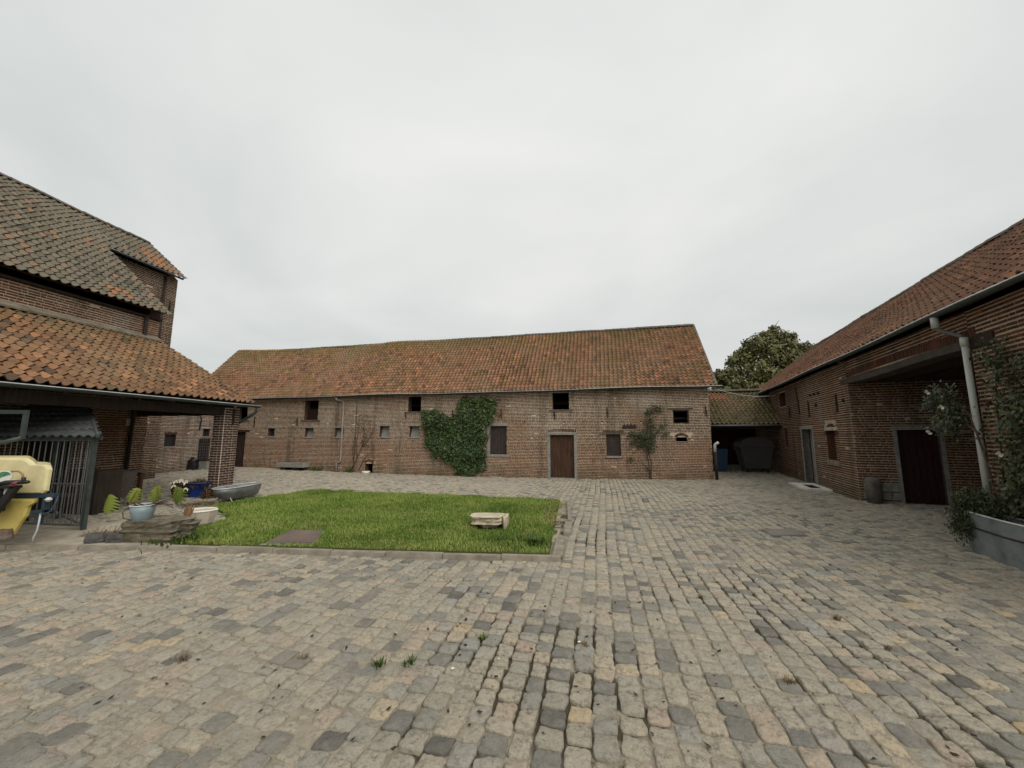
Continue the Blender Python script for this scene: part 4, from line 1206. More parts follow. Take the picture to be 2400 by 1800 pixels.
def plate(name, corners, label, mat, z=0.0, grp=None):
    p = thing(name, label, 'access cover', (corners[0][0], corners[0][1], z), grp)
    c = Vector((sum(q[0] for q in corners) / 4, sum(q[1] for q in corners) / 4))
    inn = [(c.x + (q[0] - c.x) * .93, c.y + (q[1] - c.y) * .93) for q in corners]
    MB().prism(corners, z - .08, z + .006).build('rim', MT['steel_grey'], p)
    MB().prism(inn, z, z + .016).build('lid', mat, p)
    return p
pl = plate('access_cover', [(-3.80, 6.18), (-3.02, 6.12), (-3.24, 6.92), (-3.86, 6.98)], 'rusty brown metal cover plate set in the front of the lawn', MT['steel_rust'], .035)
MB().fbox(frame((-3.84, 6.14), (.997, -.07), (-.07, -.997)), 0, .84, -.03, .03, -.02, .03).build('edge_strip', MT['pvc'], pl)
plate('access_cover', [(4.33, 6.69), (4.96, 6.73), (5.09, 7.19), (4.46, 7.13)], 'plain grey cover plate let into the cobbles at right', MT['steel_grey'], .0)

# ------------------------------------------------------------------ lawn
LW = Mat('lawn_soil', 0.95, 0.1)
LW.col(LW.ramp(LW.noise(4, 4, 0.7), [(0.35, (0.055, 0.060, 0.018)), (0.7, (0.085, 0.075, 0.03))]))
m = MB().prism(LAWN, -.08, .028)
tag(m.build('lawn', LW.m), kind='structure')
GM = Mat('grass', 0.6, 0.25)
t = GM.tint()
gc = GM.ramp(t, [(0.0, (0.062, 0.11, 0.018)), (0.4, (0.165, 0.25, 0.036)), (0.75, (0.245, 0.33, 0.06)), (0.93, (0.30, 0.34, 0.10)), (1.0, (0.38, 0.31, 0.12))])
gc = GM.mix(GM.rng(GM.noise(0.9, 3, 0.6, off=3), 0.42, 0.62, 0, 0.42), gc, (0.075, 0.135, 0.016))
gc = GM.mix(GM.rng(GM.noise(1.6, 3, 0.6, off=8), 0.52, 0.70, 0, 0.62), gc, (0.29, 0.29, 0.085))
gc = GM.mix(GM.rng(GM.noise(3.2, 3, 0.65, off=12), 0.5, 0.72, 0, 0.38), gc, (0.055, 0.115, 0.014))
GM.col(gc)
GM.b.inputs['Subsurface Weight'].default_value = 0.0
NB = 185000
bx = rng.uniform(-7.1, 1.4, NB * 2); by = rng.uniform(5.6, 11.9, NB * 2)
ok = inside(LAWN, bx + np.where(by > 6.6, (vnoise(bx, by, 41, 3.5) - .5) * .34, 0), by + np.where(by > 8.5, (vnoise(bx, by, 42, 3.5) - .5) * .36, 0))
for poly in ([(-3.80, 6.18), (-3.02, 6.12), (-3.24, 6.92), (-3.86, 6.98)], [(-.62, 6.95), (-.1, 6.95), (-.1, 7.3), (-.62, 7.3)]): ok &= ~inside(poly, bx, by)
edge = (bx > 1.0 + (by - 9) * .12 - .25) & (by > 7.4)
dry = vnoise(bx, by, 21, 1.4)
ok &= ~(edge & (rng.random(len(bx)) < .55))
bx, by = bx[ok][:NB], by[ok][:NB]
edge, dry = edge[ok][:NB], dry[ok][:NB]
M_ = len(bx)
tall = vnoise(bx, by, 31, 1.1)
hgt = (.018 + .034 * tall ** 2 + rng.gamma(1.6, .009, M_)) * np.where(edge, .6, 1)
near_edge = (by < 6.35 - .055 * (bx + 2))
hgt *= np.where(near_edge & (bx > -5), .7, 1)
az = rng.uniform(0, 2 * math.pi, M_); lean = rng.uniform(.15, .8, M_) * hgt
wd = rng.uniform(.0025, .0055, M_)
ca, sa = np.cos(az), np.sin(az)
base = np.stack([bx, by, np.full(M_, .025)], -1)
sidev = np.stack([-sa, ca, np.zeros(M_)], -1) * wd[:, None]
midp = base + np.stack([ca * lean * .35, sa * lean * .35, hgt * .6], -1)
tip = base + np.stack([ca * lean, sa * lean, hgt], -1)
V = np.stack([base - sidev, base + sidev, midp + sidev * .8, midp - sidev * .8, tip], 1).reshape(-1, 3)
k5 = np.arange(M_)[:, None] * 5
fi = np.concatenate([k5 + 0, k5 + 1, k5 + 2, k5 + 3, k5 + 3, k5 + 2, k5 + 4], 1)
gt = np.clip(rng.normal(.5, .2, M_) + (dry - .5) * .55, 0, .92)
gt = np.where(rng.random(M_) < .05, rng.uniform(.93, 1, M_), gt)
gt = np.where(edge, np.clip(gt + rng.uniform(0, .6, M_), 0, 1), gt)
gt = np.where(near_edge & (rng.random(M_) < .3), rng.uniform(.8, 1, M_), gt)
grass = mesh_np('grass', V, np.tile([4, 3], M_), fi.ravel(), np.repeat(gt, 5), GM.m)
tag(grass, kind='stuff')

# ------------------------------------------------------------------ leaves
def leaf_mat(name, a, b, c, rough=0.5):
    m = Mat(name, rough, 0.35)
    m.col(m.ramp(m.tint(), [(0.0, a), (0.6, b), (1.0, c)]))
    return m.m
MT['ivy'] = leaf_mat('ivy_leaf', (0.014, 0.030, 0.009), (0.040, 0.072, 0.016), (0.12, 0.145, 0.03), 0.42)
MT['rose_leaf'] = leaf_mat('rose_leaf', (0.020, 0.030, 0.012), (0.046, 0.062, 0.020), (0.10, 0.105, 0.035))
MT['tree_leaf'] = leaf_mat('tree_leaf', (0.055, 0.060, 0.022), (0.13, 0.125, 0.042), (0.225, 0.185, 0.065), 0.6)
MT['hay'] = leaf_mat('hay', (0.09, 0.06, 0.03), (0.17, 0.115, 0.055), (0.26, 0.18, 0.085), 0.9)
MT['weed'] = leaf_mat('weed', (0.03, 0.05, 0.012), (0.06, 0.10, 0.02), (0.11, 0.14, 0.03))
MT['dry'] = leaf_mat('dry_leaf', (0.12, 0.06, 0.03), (0.20, 0.115, 0.05), (0.30, 0.20, 0.09), 0.8)
MT['bark'] = plain('bark', (0.075, 0.058, 0.042), 0.95, var=0.4, scale=8, bump=0.8)
MT['twig'] = plain('twig', (0.085, 0.055, 0.040), 0.9, var=0.3, scale=8)

def leaves(name, C, Nv, size, tint, mat, parent=None, aspect=.62, droop=0.3, kind='stuff'):
    """many small folded leaves: C centres, Nv the way each faces"""
    C = np.asarray(C); Nv = np.asarray(Nv, dtype=float); n = len(C)
    Nv = Nv / np.maximum(np.linalg.norm(Nv, axis=1), 1e-6)[:, None]
    down = np.tile([0, 0, -1.0], (n, 1)) + rng.normal(0, .55, (n, 3))
    L = down - Nv * (down * Nv).sum(1)[:, None]
    L /= np.maximum(np.linalg.norm(L, axis=1), 1e-6)[:, None]
    W = np.cross(Nv, L)
    sz = np.asarray(size)[:, None] if np.ndim(size) else np.full((n, 1), size)
    b = C - L * sz * .5
    tip = C + L * sz * .5 - Nv * sz * droop * .4
    l = C + W * sz * aspect * .5 - Nv * sz * .1 - L * sz * .06
    r = C - W * sz * aspect * .5 - Nv * sz * .1 - L * sz * .06
    V = np.stack([b, l, tip, r], 1).reshape(-1, 3)
    k = np.arange(n)[:, None] * 4
    fi = np.concatenate([k, k + 1, k + 2, k, k + 2, k + 3], 1)
    o = mesh_np(name, V, np.tile([3, 3], n), fi.ravel(), np.repeat(np.clip(tint, 0, 1), 4), mat, parent)
    return tag(o, kind=kind) if kind else o

# ivy on the long barn
ivy = thing('ivy', 'dense dark green ivy climbing the middle of the long barn wall', 'ivy', fB(9.9, .05, -.12))
IVY = [(12.03, 2.63), (11.94, 2.74), (11.41, 2.74), (11.04, 2.66), (10.62, 2.5), (10.42, 2.55), (10.42, 3.03), (10.04, 3.25), (8.93, 3.28), (8.53, 3.16), (8.5, 2.8), (8.63, 2.26), (9.03, 1.94), (9.05, 1.19), (9.02, 0.52), (9.21, 0.17), (9.52, -0.12), (10.27, -0.12), (10.39, 0.26), (10.72, 0.55), (11.42, 0.81), (11.82, 1.11), (11.9, 1.72)]
n = 15000
si, zi = rng.uniform(8.3, 12.3, n), rng.uniform(-.2, 3.4, n)
wob = np.stack([rng.normal(0, .05, n) + (vnoise(si, zi, 51, 3.2) - .5) * .26, rng.normal(0, .05, n) + (vnoise(si, zi, 52, 3.2) - .5) * .26])
ok = inside(IVY, si + wob[0], zi + wob[1])
si, zi = si[ok], zi[ok]
bul = vnoise(si * 1.0, zi * 1.0, 8, 2.2) * .2 + vnoise(si, zi, 9, 5) * .1
lay = rng.random(len(si))
oi = .03 + bul * lay ** .5 + .04 * lay
C = np.stack([fB.P.x + fB.a.x * si + fB.n.x * oi, fB.P.y + fB.a.y * si + fB.n.y * oi, zi], -1)
nv = np.tile([fB.n.x, fB.n.y, .55], (len(si), 1)) + rng.normal(0, .42, (len(si), 3))
ti = np.clip(rng.normal(.36, .2, len(si)) + (zi > 2.7) * .25 * rng.random(len(si)) + (lay > .85) * .15, 0, 1)
leaves('ivy_foliage', C, nv, rng.uniform(.06, .115, len(si)), ti, MT['ivy'], ivy, .85)
m = MB()
for k in range(5):
    m.tube([fB(9.9 + .1 * k - .2, .03, -.12), fB(9.8 + .2 * (k - 2), .03, .5), fB(9.8 + .45 * (k - 2), .03, 1.5), fB(9.9 + .6 * (k - 2), .02, 2.4)], [.03, .025, .018, .008], 6)
m.build('ivy_stems', MT['twig'], ivy)['kind'] = 'stuff'

def cluster(f, pts, n, spread, size, mat, parent, name, tm=.45, out=.14):
    C, T_ = [], []
    for s, z, w in pts:
        k = int(n * w)
        for _ in range(k):
            C.append(f(s + random.gauss(0, spread * w ** .5), max(.02, random.gauss(out, .07)), z + random.gauss(0, spread * .8 * w ** .5)))
            T_.append(min(1, max(0, random.gauss(tm, .22))))
    C = np.array([tuple(c) for c in C])
    nv = np.tile([f.n.x, f.n.y, .6], (len(C), 1)) + rng.normal(0, .5, (len(C), 3))
    return leaves(name, C, nv, rng.uniform(size * .7, size * 1.3, len(C)), np.array(T_), mat, parent)

rose = thing('climbing_shrub', 'thin leafy climbing shrub on the right part of the long barn wall', 'shrub', fB(2.28, .1, -.02))
m = MB()
def branch(f, pts, r0, r1, mb, o=.06):
    q = [f(s, o + .03 * i, z) for i, (s, z) in enumerate(pts)]
    k = len(q); mb.tube(q, [r0 + (r1 - r0) * i / (k - 1) for i in range(k)], 6)
for pts in ([(2.28, -.04), (2.3, .5), (2.38, 1.1), (2.3, 1.7), (2.1, 2.3), (1.95, 2.78)], [(2.24, -.04), (2.2, .6), (2.36, 1.2), (2.62, 1.6), (2.95, 1.72)], [(2.3, .9), (2.1, 1.5), (1.8, 1.95), (1.62, 2.1)],
            [(2.33, 1.4), (2.3, 2.0), (2.15, 2.5), (1.75, 2.7)], [(2.3, .3), (2.6, .6), (3.0, .72)], [(2.36, 1.2), (2.75, 1.3), (2.98, 1.2)], [(2.2, 1.8), (1.9, 1.75), (1.66, 1.5)]):
    branch(fB, pts, .022, .006, m)
m.build('stems', MT['twig'], rose)['kind'] = 'stuff'
cluster(fB, [(2.2, 2.55, .6), (1.95, 2.75, .5), (1.78, 2.65, .3), (2.2, 2.2, .6), (2.1, 1.95, .5), (2.35, 1.7, .9), (2.55, 1.55, .9), (2.75, 1.68, .6), (2.92, 1.7, .4), (2.4, 1.4, .9), (2.2, 1.3, .6), (1.75, 2.0, .35), (1.63, 1.7, .25), (2.25, 1.05, .5), (2.6, 1.25, .4), (2.9, 1.35, .25), (3.0, .68, .25), (2.1, 1.6, .4), (2.3, .3, .12)],
        150, .14, .065, MT['rose_leaf'], rose, 'shrub_foliage', .45, .12)

vine = thing('bare_climber', 'leafless brown climber on the long barn wall beside the low arched hole', 'climbing plant', fB(15.6, .05, -.05))
m = MB()
for pts in ([(15.75, -.04), (15.45, .53), (15.16, 1.12), (14.92, 1.71), (14.7, 2.14)], [(15.32, .02), (14.99, .58), (14.6, .89)], [(15.45, .53), (15.5, 1.3), (15.4, 2.0), (15.35, 2.6)], [(15.16, 1.12), (14.8, 1.5), (14.53, 2.02)], [(15.6, .2), (15.7, 1.0), (15.6, 1.6)], [(15.2, 1.1), (15.1, 1.8), (15.2, 2.4)]):
    branch(fB, pts, .02, .007, m, .03)
for _ in range(75):
    s, z = random.gauss(15.05, .28), random.uniform(.9, 2.6)
    m.tube([fB(s, .03, z), fB(s + random.uniform(-.12, .12), .06, z + random.uniform(-.1, .16)), fB(s + random.uniform(-.2, .2), .05, z + random.uniform(-.15, .25))], [.006, .004, .002], 4)
m.build('stems', MT['twig'], vine)['kind'] = 'stuff'
cluster(fB, [(15.2, 1.6, 1), (15.0, 2.0, 1), (15.4, 2.3, 1)], 14, .25, .05, MT['dry'], vine, 'dry_leaves', .3, .06)

def tuft(x, y, z, n, h, mat, name, label, cat, group=None, spread=.06, wd=.006):
    m = MB()
    for _ in range(n):
        a = random.uniform(0, 6.28); r = abs(random.gauss(0, spread)); ln = h * random.uniform(.5, 1.1)
        bx_, by_ = x + r * math.cos(a), y + r * math.sin(a)
        la = a + random.gauss(0, .6); le = ln * random.uniform(.2, .8)
        sd = Vector((-math.sin(la), math.cos(la), 0)) * wd
        b0 = Vector((bx_, by_, z)); b1 = b0 + Vector((math.cos(la) * le * .4, math.sin(la) * le * .4, ln * .6)); b2 = b0 + Vector((math.cos(la) * le, math.sin(la) * le, ln))
        m.add([b0 - sd, b0 + sd, b1 + sd * .8, b1 - sd * .8, b2], [(0, 1, 2, 3), (3, 2, 4)], random.random())
    return tag(m.build(name, mat), label, cat, group)
for s, n_, h_, lb_ in ((15.78, 70, .28, 'green weeds at the barn foot under the bare climber'), (17.5, 60, .22, 'green weeds at the barn foot midway between trough and downpipe'), (17.85, 40, .2, 'low green weeds right against the end of the stone trough')):
    p = fB(s, .12, 0)
    tuft(p.x, p.y, gz(p.x, p.y), n_, h_, MT['weed'], 'weed_tuft', lb_, 'weed', 'weeds at the foot of the barn', .12, .012)

# climbing rose on the stable beside the gateway
cr = thing('climbing_rose', 'climbing rose with white flowers beside the stable gateway', 'rose', fR(-4.9, .15, .4))
m = MB()
for pts, o in (([(-4.85, .4), (-4.95, 1.2), (-5.1, 2.2), (-5.3, 3.0)], .06), ([(-4.8, .4), (-4.75, 1.3), (-4.6, 2.0), (-4.3, 2.3), (-3.6, 2.15)], .1), ([(-4.7, 1.7), (-4.4, 1.95), (-3.9, 2.0), (-3.4, 2.02)], .14), ([(-5.0, .4), (-5.3, 1.2), (-5.6, 2.0), (-5.8, 2.8)], .08), ([(-4.6, 2.0), (-4.3, 2.05), (-3.95, 2.25), (-3.75, 2.28)], .18), ([(-4.6, 2.0), (-4.2, 1.75), (-3.95, 1.7)], .16)):
    branch(fR, pts, .018, .004, m, o)
m.build('stems', MT['twig'], cr)['kind'] = 'stuff'
cluster(fR, [(-4.1, 2.3, .8), (-4.3, 2.35, .7), (-3.95, 2.25, .5), (-4.35, 2.1, .6), (-3.8, 2.15, .25), (-4.3, 1.85, .8), (-4.15, 1.78, .7), (-4.45, 1.95, .5), (-4.0, 1.95, .25)], 190, .12, .062, MT['rose_leaf'], cr, 'rose_foliage', .5, .24)
cluster(fR, [(-5.15, 2.9, .6), (-5.2, 2.75, .6), (-5.3, 2.6, .5), (-5.25, 2.45, .4), (-5.3, 2.2, .7), (-5.35, 1.95, 1.2), (-5.5, 2.0, 1.2), (-5.3, 1.6, 1.0), (-5.5, 1.5, 1.2), (-5.25, 1.25, .9), (-5.45, 1.1, 1.1), (-5.2, .95, .7), (-5.15, .8, .6), (-5.35, .75, .9), (-5.6, 2.6, .6), (-5.65, 1.3, 1.1), (-5.4, 1.05, .4)], 150, .16, .07, MT['rose_leaf'], cr, 'rose_foliage', .5, .14)
MT['petal'] = plain('white_petal', (0.72, 0.70, 0.60), 0.6, var=0.1)
for s, o, z in ((-4.05, .36, 2.40), (-4.36, .36, 2.13), (-3.95, .36, 1.72), (-5.3, .3, 1.42)):
    m = MB(); c = fR(s, o, z)
    for k in range(6):
        a = k * 1.05 + random.random()
        d = Vector((math.cos(a), math.sin(a) * .6 - .3, math.sin(a))).normalized()
        e = d.cross(Vector((.3, .9, .2))).normalized()
        m.add([c, c + d * .03 + e * .022, c + d * .05, c + d * .03 - e * .022], [(0, 1, 2, 3)])
    m.build('rose_bloom', MT['petal'], cr)

# ------------------------------------------------------------------ trees beyond the roofs
def tree(name, label, base, clumps, n, size, trunk_r, group=None, top=None):
    t_ = thing(name, label, 'tree', base, group)
    m = MB()
    b = Vector(base); cz = [Vector(c[:3]) for c in clumps]
    ctr = sum(cz, Vector()) / len(cz)
    m.tube([b, b.lerp(ctr, .35) + Vector((.2, 0, 0)), b.lerp(ctr, .8), ctr + Vector((0, 0, 1))], [trunk_r, trunk_r * .8, trunk_r * .5, trunk_r * .2], 9)
    m.build('trunk', MT['bark'], t_, True)
    for c in cz:
        st = b.lerp(ctr, random.uniform(.45, .8))
        mid = st.lerp(c, .55) + Vector((random.uniform(-.3, .3), random.uniform(-.3, .3), -.2))
        MB().tube([st, mid, c, c + Vector((random.uniform(-.5, .5), random.uniform(-.5, .5), .7))], [trunk_r * .35, trunk_r * .22, trunk_r * .1, .01], 6).build('limb', MT['bark'], t_, True)
    tot = sum(c[3] ** 2 for c in clumps)
    C, Nn, Tt = [], [], []
    for c in clumps:
        k = int(n * c[3] ** 2 / tot)
        d = rng.normal(0, 1, (k, 3)); d /= np.linalg.norm(d, axis=1)[:, None]
        rad = c[3] * rng.uniform(.35, 1.0, k) ** .6
        lump = 1 + .42 * np.sin(d[:, 0] * 5 + c[0]) * np.sin(d[:, 1] * 5 + c[1]) * np.cos(d[:, 2] * 4 + c[2])
        P = np.array(c[:3]) + d * (rad * lump)[:, None] * np.array([1, 1, .8])
        C.append(P); Nn.append(d + rng.normal(0, .6, (k, 3)) + np.array([0, 0, .5]))
        Tt.append(np.clip(rng.normal(c[4], .18, k), 0, 1))
    leaves('crown', np.concatenate(C), np.concatenate(Nn), rng.uniform(size * .6, size * 1.35, sum(len(c) for c in C)), np.concatenate(Tt), MT['tree_leaf'], t_, .7)
    return t_
CL = [(24.6, 36, 10.7, 1.25, .5), (25.9, 36, 10.9, .85, .55), (23.2, 35.5, 10.0, 1.3, .5), (26.6, 36.2, 9.9, 1.1, .5), (22.1, 36, 8.9, 1.2, .45), (24.2, 34.8, 8.9, 1.5, .5), (25.8, 35, 8.4, 1.3, .4), (27.6, 36, 8.8, 1.2, .35), (21.0, 36, 7.5, 1.0, .5), (22.6, 34.6, 7.3, 1.5, .55), (24.6, 34.5, 6.8, 1.5, .5), (26.6, 35, 6.6, 1.5, .4), (20.4, 36, 6.2, 1.0, .5), (21.6, 34.7, 5.7, 1.3, .55), (23.6, 34.3, 5.2, 1.5, .5), (28.2, 36, 10.0, .6, .4), (25.2, 36, 11.75, .5, .6), (26.95, 36, 11.0, .5, .6), (22.5, 36, 10.2, .5, .5), (21.1, 36, 8.5, .8, .45), (22.5, 36, 9.5, .9, .5), (20.2, 36, 7.2, .7, .5), (25.5, 35.5, 9.8, 1.2, .45)]
tree('broadleaf_tree', 'big round broadleaf tree beyond the shed between the two roofs', (24.4, 36, -.3), CL, 19000, .26, .45)
tree('bushy_tree', 'small bushy tree top just right of the long barn roof', (18.5, 33, -.3), [(18.0, 33, 6.6, .8, .3), (18.9, 33, 5.9, 1.0, .35), (18.2, 33, 5.0, 1.2, .3), (19.6, 33, 6.0, .7, .35)], 4200, .28, .2)

# ------------------------------------------------------------------ things on the lawn and round its left corner
sb = thing('stone_block', 'pale weathered sandstone block lying on the lawn', 'stone', (-.38, 7.2, .03))
MB().rock((-.45, 7.22, .11), (.60, .42, .125), 5, -.06, 4, 22, .17, .75, .12).build('slab', MT['stone_pale'], sb)
MB().rock((-.42, 7.25, -.02), (.44, .28, .15), 8, -.06, 3, 12, .2, .5, .6).build('base', MT['stone_pale'], sb)
MB().rock((-.115, 7.30, -.02), (.085, .42, .235), 6, -.1, 3, 10, .04, .9).build('side_slab', MT['stone_pale'], sb)

RK = Mat('layered_stone', 0.95, 0.15)
k = RK.ramp(RK.noise(7, 5, 0.7, (1.0, 1.0, 5.0)), [(0.28, (0.060, 0.050, 0.036)), (0.5, (0.175, 0.15, 0.11)), (0.72, (0.27, 0.235, 0.175))])
RK.col(RK.mix(RK.rng(RK.noise(3, 4, 0.7), 0.5, 0.7, 0, 0.6), k, (0.085, 0.085, 0.045)))
RK.bump(RK.noise(16, 5, 0.7, (1, 1, 4)), 1.0, 0.03)
MT['layered'] = RK.m
bench = thing('boulder', 'long layered grey boulder used as a plant stand at the lawn corner', 'boulder', (-5.65, 6.45, .02))
m = MB().rock((-5.72, 6.42, 0.0), (.90, .46, .34), 12, -.06, 9, 26, .17, .8, .05)
m.build('boulder_body', MT['layered'], bench)
MB().rock((-5.32, 6.5, .05), (.36, .30, .22), 17, .3, 5, 16, .22, .4, .45).build('boulder_tip', MT['layered'], bench)
MT['dark_rock'] = plain('dark_rock', (0.085, 0.082, 0.078), .9, var=.4, scale=9, bump=.8)
for x, y, sd, rt, lb in ((-6.49, 6.26, 3, .25, 'squarish dark grey stone, left of the two lying by the boulder'), (-6.19, 6.28, 9, .15, 'wedge shaped dark brown stone lying right beside the boulder')):
    o = MB().rock((x, y, .0), (.24, .15, .15), sd, rt, 3, 10, .16, .8).build('loose_stone', MT['iron_grey'] if sd == 3 else MT['shutter'])
    tag(o, lb, 'stone')
    o.data.materials[0] = MT['dark_rock']

MT['enamel'] = plain('pale_blue_enamel', (0.205, 0.265, 0.285), 0.4, 0.45, var=0.12, scale=5, bump=0.06)
MT['enamel_rim'] = plain('white_enamel_rim', (0.55, 0.56, 0.53), 0.4, 0.4, var=0.1)
MT['soil'] = plain('potting_soil', (0.05, 0.038, 0.026), 0.95, var=0.4, scale=20, bump=0.8)
pot = thing('enamel_pot', 'pale blue enamel pot with a wire handle on the boulder', 'plant pot', (-5.97, 6.42, .30))
pc = (-5.97, 6.42, .325)
MB().lathe(pc, [(.115, 0), (.125, .012), (.150, .13), (.165, .235), (.158, .235), (.145, .14), (.125, .18)], 28, cap=False).build('pot_body', MT['enamel'], pot, True)
MB().tube([(pc[0] + .166 * math.cos(a), pc[1] + .166 * math.sin(a), pc[2] + .236) for a in np.linspace(0, 2 * math.pi, 25)], .008, 6, False).build('rim', MT['enamel_rim'], pot, True)
MB().lathe((pc[0], pc[1], pc[2] + .19), [(.15, 0), (.05, .012)], 20).build('soil', MT['soil'], pot)
MB().tube([(pc[0] - .155, pc[1], pc[2] + .17), (pc[0] - .24, pc[1] - .02, pc[2] + .19), (pc[0] - .29, pc[1] - .03, pc[2] + .12), (pc[0] - .27, pc[1] - .03, pc[2] + .03), (pc[0] - .17, pc[1] - .02, pc[2] + .01)], .006, 6).build('handle', MT['iron'], pot, True)

mon = thing('monstera_plant', 'straggly split-leaf plant with four big yellow green leaves', 'plant', (pc[0], pc[1], pc[2] + .2))
MT['monstera'] = leaf_mat('monstera_leaf', (0.07, 0.11, 0.018), (0.17, 0.21, 0.035), (0.30, 0.31, 0.07), 0.35)
def split_leaf(c, tipdir, nrm, ln, wd, tint):
    c, L, N_ = Vector(c), Vector(tipdir).normalized(), Vector(nrm).normalized()
    W = L.cross(N_).normalized(); N_ = W.cross(L).normalized()
    m = MB()
    K = 7
    def wid(t): return wd * .5 * (math.sin(math.pi * min(1, (t * .86 + .14))) ** .7) * (1.0 if t < .75 else 1.0 - (t - .75) * 1.2)
    curl = lambda x, t: -N_ * (x * x / wd * 1.1 + t * t * ln * .22)
    for sg in (-1, 1):
        for k in range(K):
            t0, t1 = k / K, (k + 1) / K
            g = .03 if 0 < k else 0
            a, b = c + L * (t0 * ln - .08 * ln), c + L * (t1 * ln - .08 * ln)
            wa_, wb_ = wid(t0 + g * 2), wid(t1 - .05)
            sw = .12 * ln
            def P(w, t): return c + L * (t * ln - .08 * ln + sw * (w / (wd * .5)) * .6) + W * (sg * w) + curl(w, t)
            r0 = .42
            m.add([a + curl(0, t0), P(wa_ * r0, t0), P(wb_ * r0, t1), b + curl(0, t1)], [(0, 1, 2, 3)], tint + random.uniform(-.1, .1))
            m.add([P(wa_ * r0, t0), P(wa_, t0 + .055), P(wb_, t1 - .055), P(wb_ * r0, t1)], [(0, 1, 2, 3)], tint + random.uniform(-.12, .12))
    return m
LV_ = [((-6.46, 6.36, .71), (-.2, -.25, -1), (-.1, -.9, .5), .31, .33, .52), ((-6.15, 6.47, .80), (-.25, -.1, -.9), (.6, -.75, .35), .29, .20, .72), ((-5.84, 6.5, .83), (-.10, .1, -1), (.9, -.5, .2), .33, .19, .68), ((-5.60, 6.6, .80), (-.15, 0, -1), (.05, -.95, .35), .31, .29, .22)]
rootp = Vector((pc[0], pc[1], pc[2] + .2))
for c, td, nr, ln, wd, tt in LV_:
    lf = split_leaf(c, td, nr, ln, wd, tt).build('leaf', MT['monstera'], mon, False)
    cv = Vector(c)
    side = Vector((.12 if c[0] > pc[0] else -.15, 0, .03))
    mid = rootp.lerp(cv, .55) + Vector((0, 0, -.10)) + side
    MB().tube([rootp + side * .5, mid, cv + Vector((0, 0, -.02))], [.009, .007, .004], 6).build('stem', MT['twig'], mon, True)
for k, q in enumerate(([(0, 0, .02), (.2, .02, .06), (.36, .05, .12), (.47, .05, .07)], [(0, 0, .02), (.18, -.03, .03), (.34, 0, .05), (.46, .04, -.02)], [(0, 0, .03), (-.12, -.02, .08), (-.22, 0, .03), (-.24, .0, -.05)], [(0.02, 0, .02), (.22, .05, .05), (.4, .1, .02)])):
    MB().tube([rootp + Vector(p) for p in q], [.012, .011, .009, .005][:len(q)], 6).build('aerial_root', MT['twig'], mon, True)

dry = thing('dry_plant', 'withered brown leafy plant hanging at the boulder end', 'plant', (-5.5, 6.75, .02))
for k in range(9):
    a = random.uniform(-1.2, 1.2); h = random.uniform(.16, .30) if k < 6 else -.22
    m = MB(); p0 = Vector((-5.52 + .03 * k % .07, 6.72, .27)); d = Vector((math.sin(a) * .13, -.03 * k % .1, h)); sd = Vector((.022, .01, 0))
    m.add([p0 - sd * .4, p0 + sd * .4, p0 + d * .5 + sd, p0 + d * .5 - sd, p0 + d], [(0, 1, 2, 3), (3, 2, 4)], random.random())
    m.build('leaf', MT['dry'], dry)
MB().tube([(-5.52, 6.74, -.02), (-5.53, 6.74, .27)], .012, 6).build('stem', MT['twig'], dry)
tuft(-6.2, 7.2, .02, 120, .24, MT['weed'], 'grass_clump', 'dark green reedy grass clump behind the enamel pot', 'grass clump', None, .14, .006)
tuft(-5.2, 6.32, .03, 150, .10, MT['weed'], 'clover_patch', 'low leafy clover patch in front of the boulder on the lawn edge', 'clover', None, .25, .016)
tuft(.35, 6.15, .03, 110, .11, MT['weed'], 'clover_patch', 'low leafy weeds in the right front corner of the lawn', 'weeds', None, .2, .014)

tr = thing('stone_trough', 'small pale faceted concrete planter behind the boulder', 'planter', (-5.86, 7.45, .02))
oc = 8
MB().lathe((-5.86, 7.48, .02), [(.17, 0), (.20, .03), (.255, .25), (.215, .255), (.18, .12), (.0, .12)], oc, 1.05, .85, .39, cap=False).build('trough_body', plain('pale_concrete', (0.50, 0.43, 0.34), .9, var=.15, scale=6), tr)
MB().lathe((-5.86, 7.48, .14), [(.19, 0), (.0, .02)], oc, 1.05, .85, .39).build('soil', MT['stone'], tr)
MB().tube([(-5.86 + .245 * math.cos(a) * 1.05 * math.cos(.39) - .25 * math.sin(a) * .85 * math.sin(.39), 7.48 + .25 * math.cos(a) * 1.05 * math.sin(.39) + .25 * math.sin(a) * .85 * math.cos(.39), .275) for a in np.linspace(0, 2 * math.pi, 9)], .018, 5, False).build('rim', MT['petal'], tr)

# ------------------------------------------------------------------ zinc bath, blue tub, flowers, hay by the pillar
bath = thing('zinc_bath', 'long grey zinc bathtub standing on the cobbles beside the pillar', 'bathtub', (-7.15, 10.2, 0))
A_, B_ = Vector((-7.22, 9.62, 0)), Vector((-7.06, 10.98, 0))
d_ = (B_ - A_).normalized(); n_ = Vector((d_.y, -d_.x, 0))
def oval(z, sc, off=0.0):
    P = []
    for k in range(28):
        a = 2 * math.pi * k / 28
        ca_, sa_ = math.cos(a), math.sin(a)
        e = .5 * (1 - .22 * (ca_ + 1) / 2)
        w = .30 * (1 - .24 * (ca_ + 1) / 2)
        lx = .69 + .70 * sc[0] * math.copysign(abs(ca_) ** .72, ca_) + off
        P.append(A_ + d_ * lx + n_ * (w * sc[1] * math.copysign(abs(sa_) ** .8, sa_)) + Vector((0, 0, z)))
    return P
rings = [oval(.06, (.72, .55), .08), oval(.09, (.80, .70), .06), oval(.22, (.92, .90), .02), oval(.36, (1, 1)), oval(.36, (.985, .97)), oval(.22, (.90, .87), .02), oval(.11, (.78, .66), .06)]
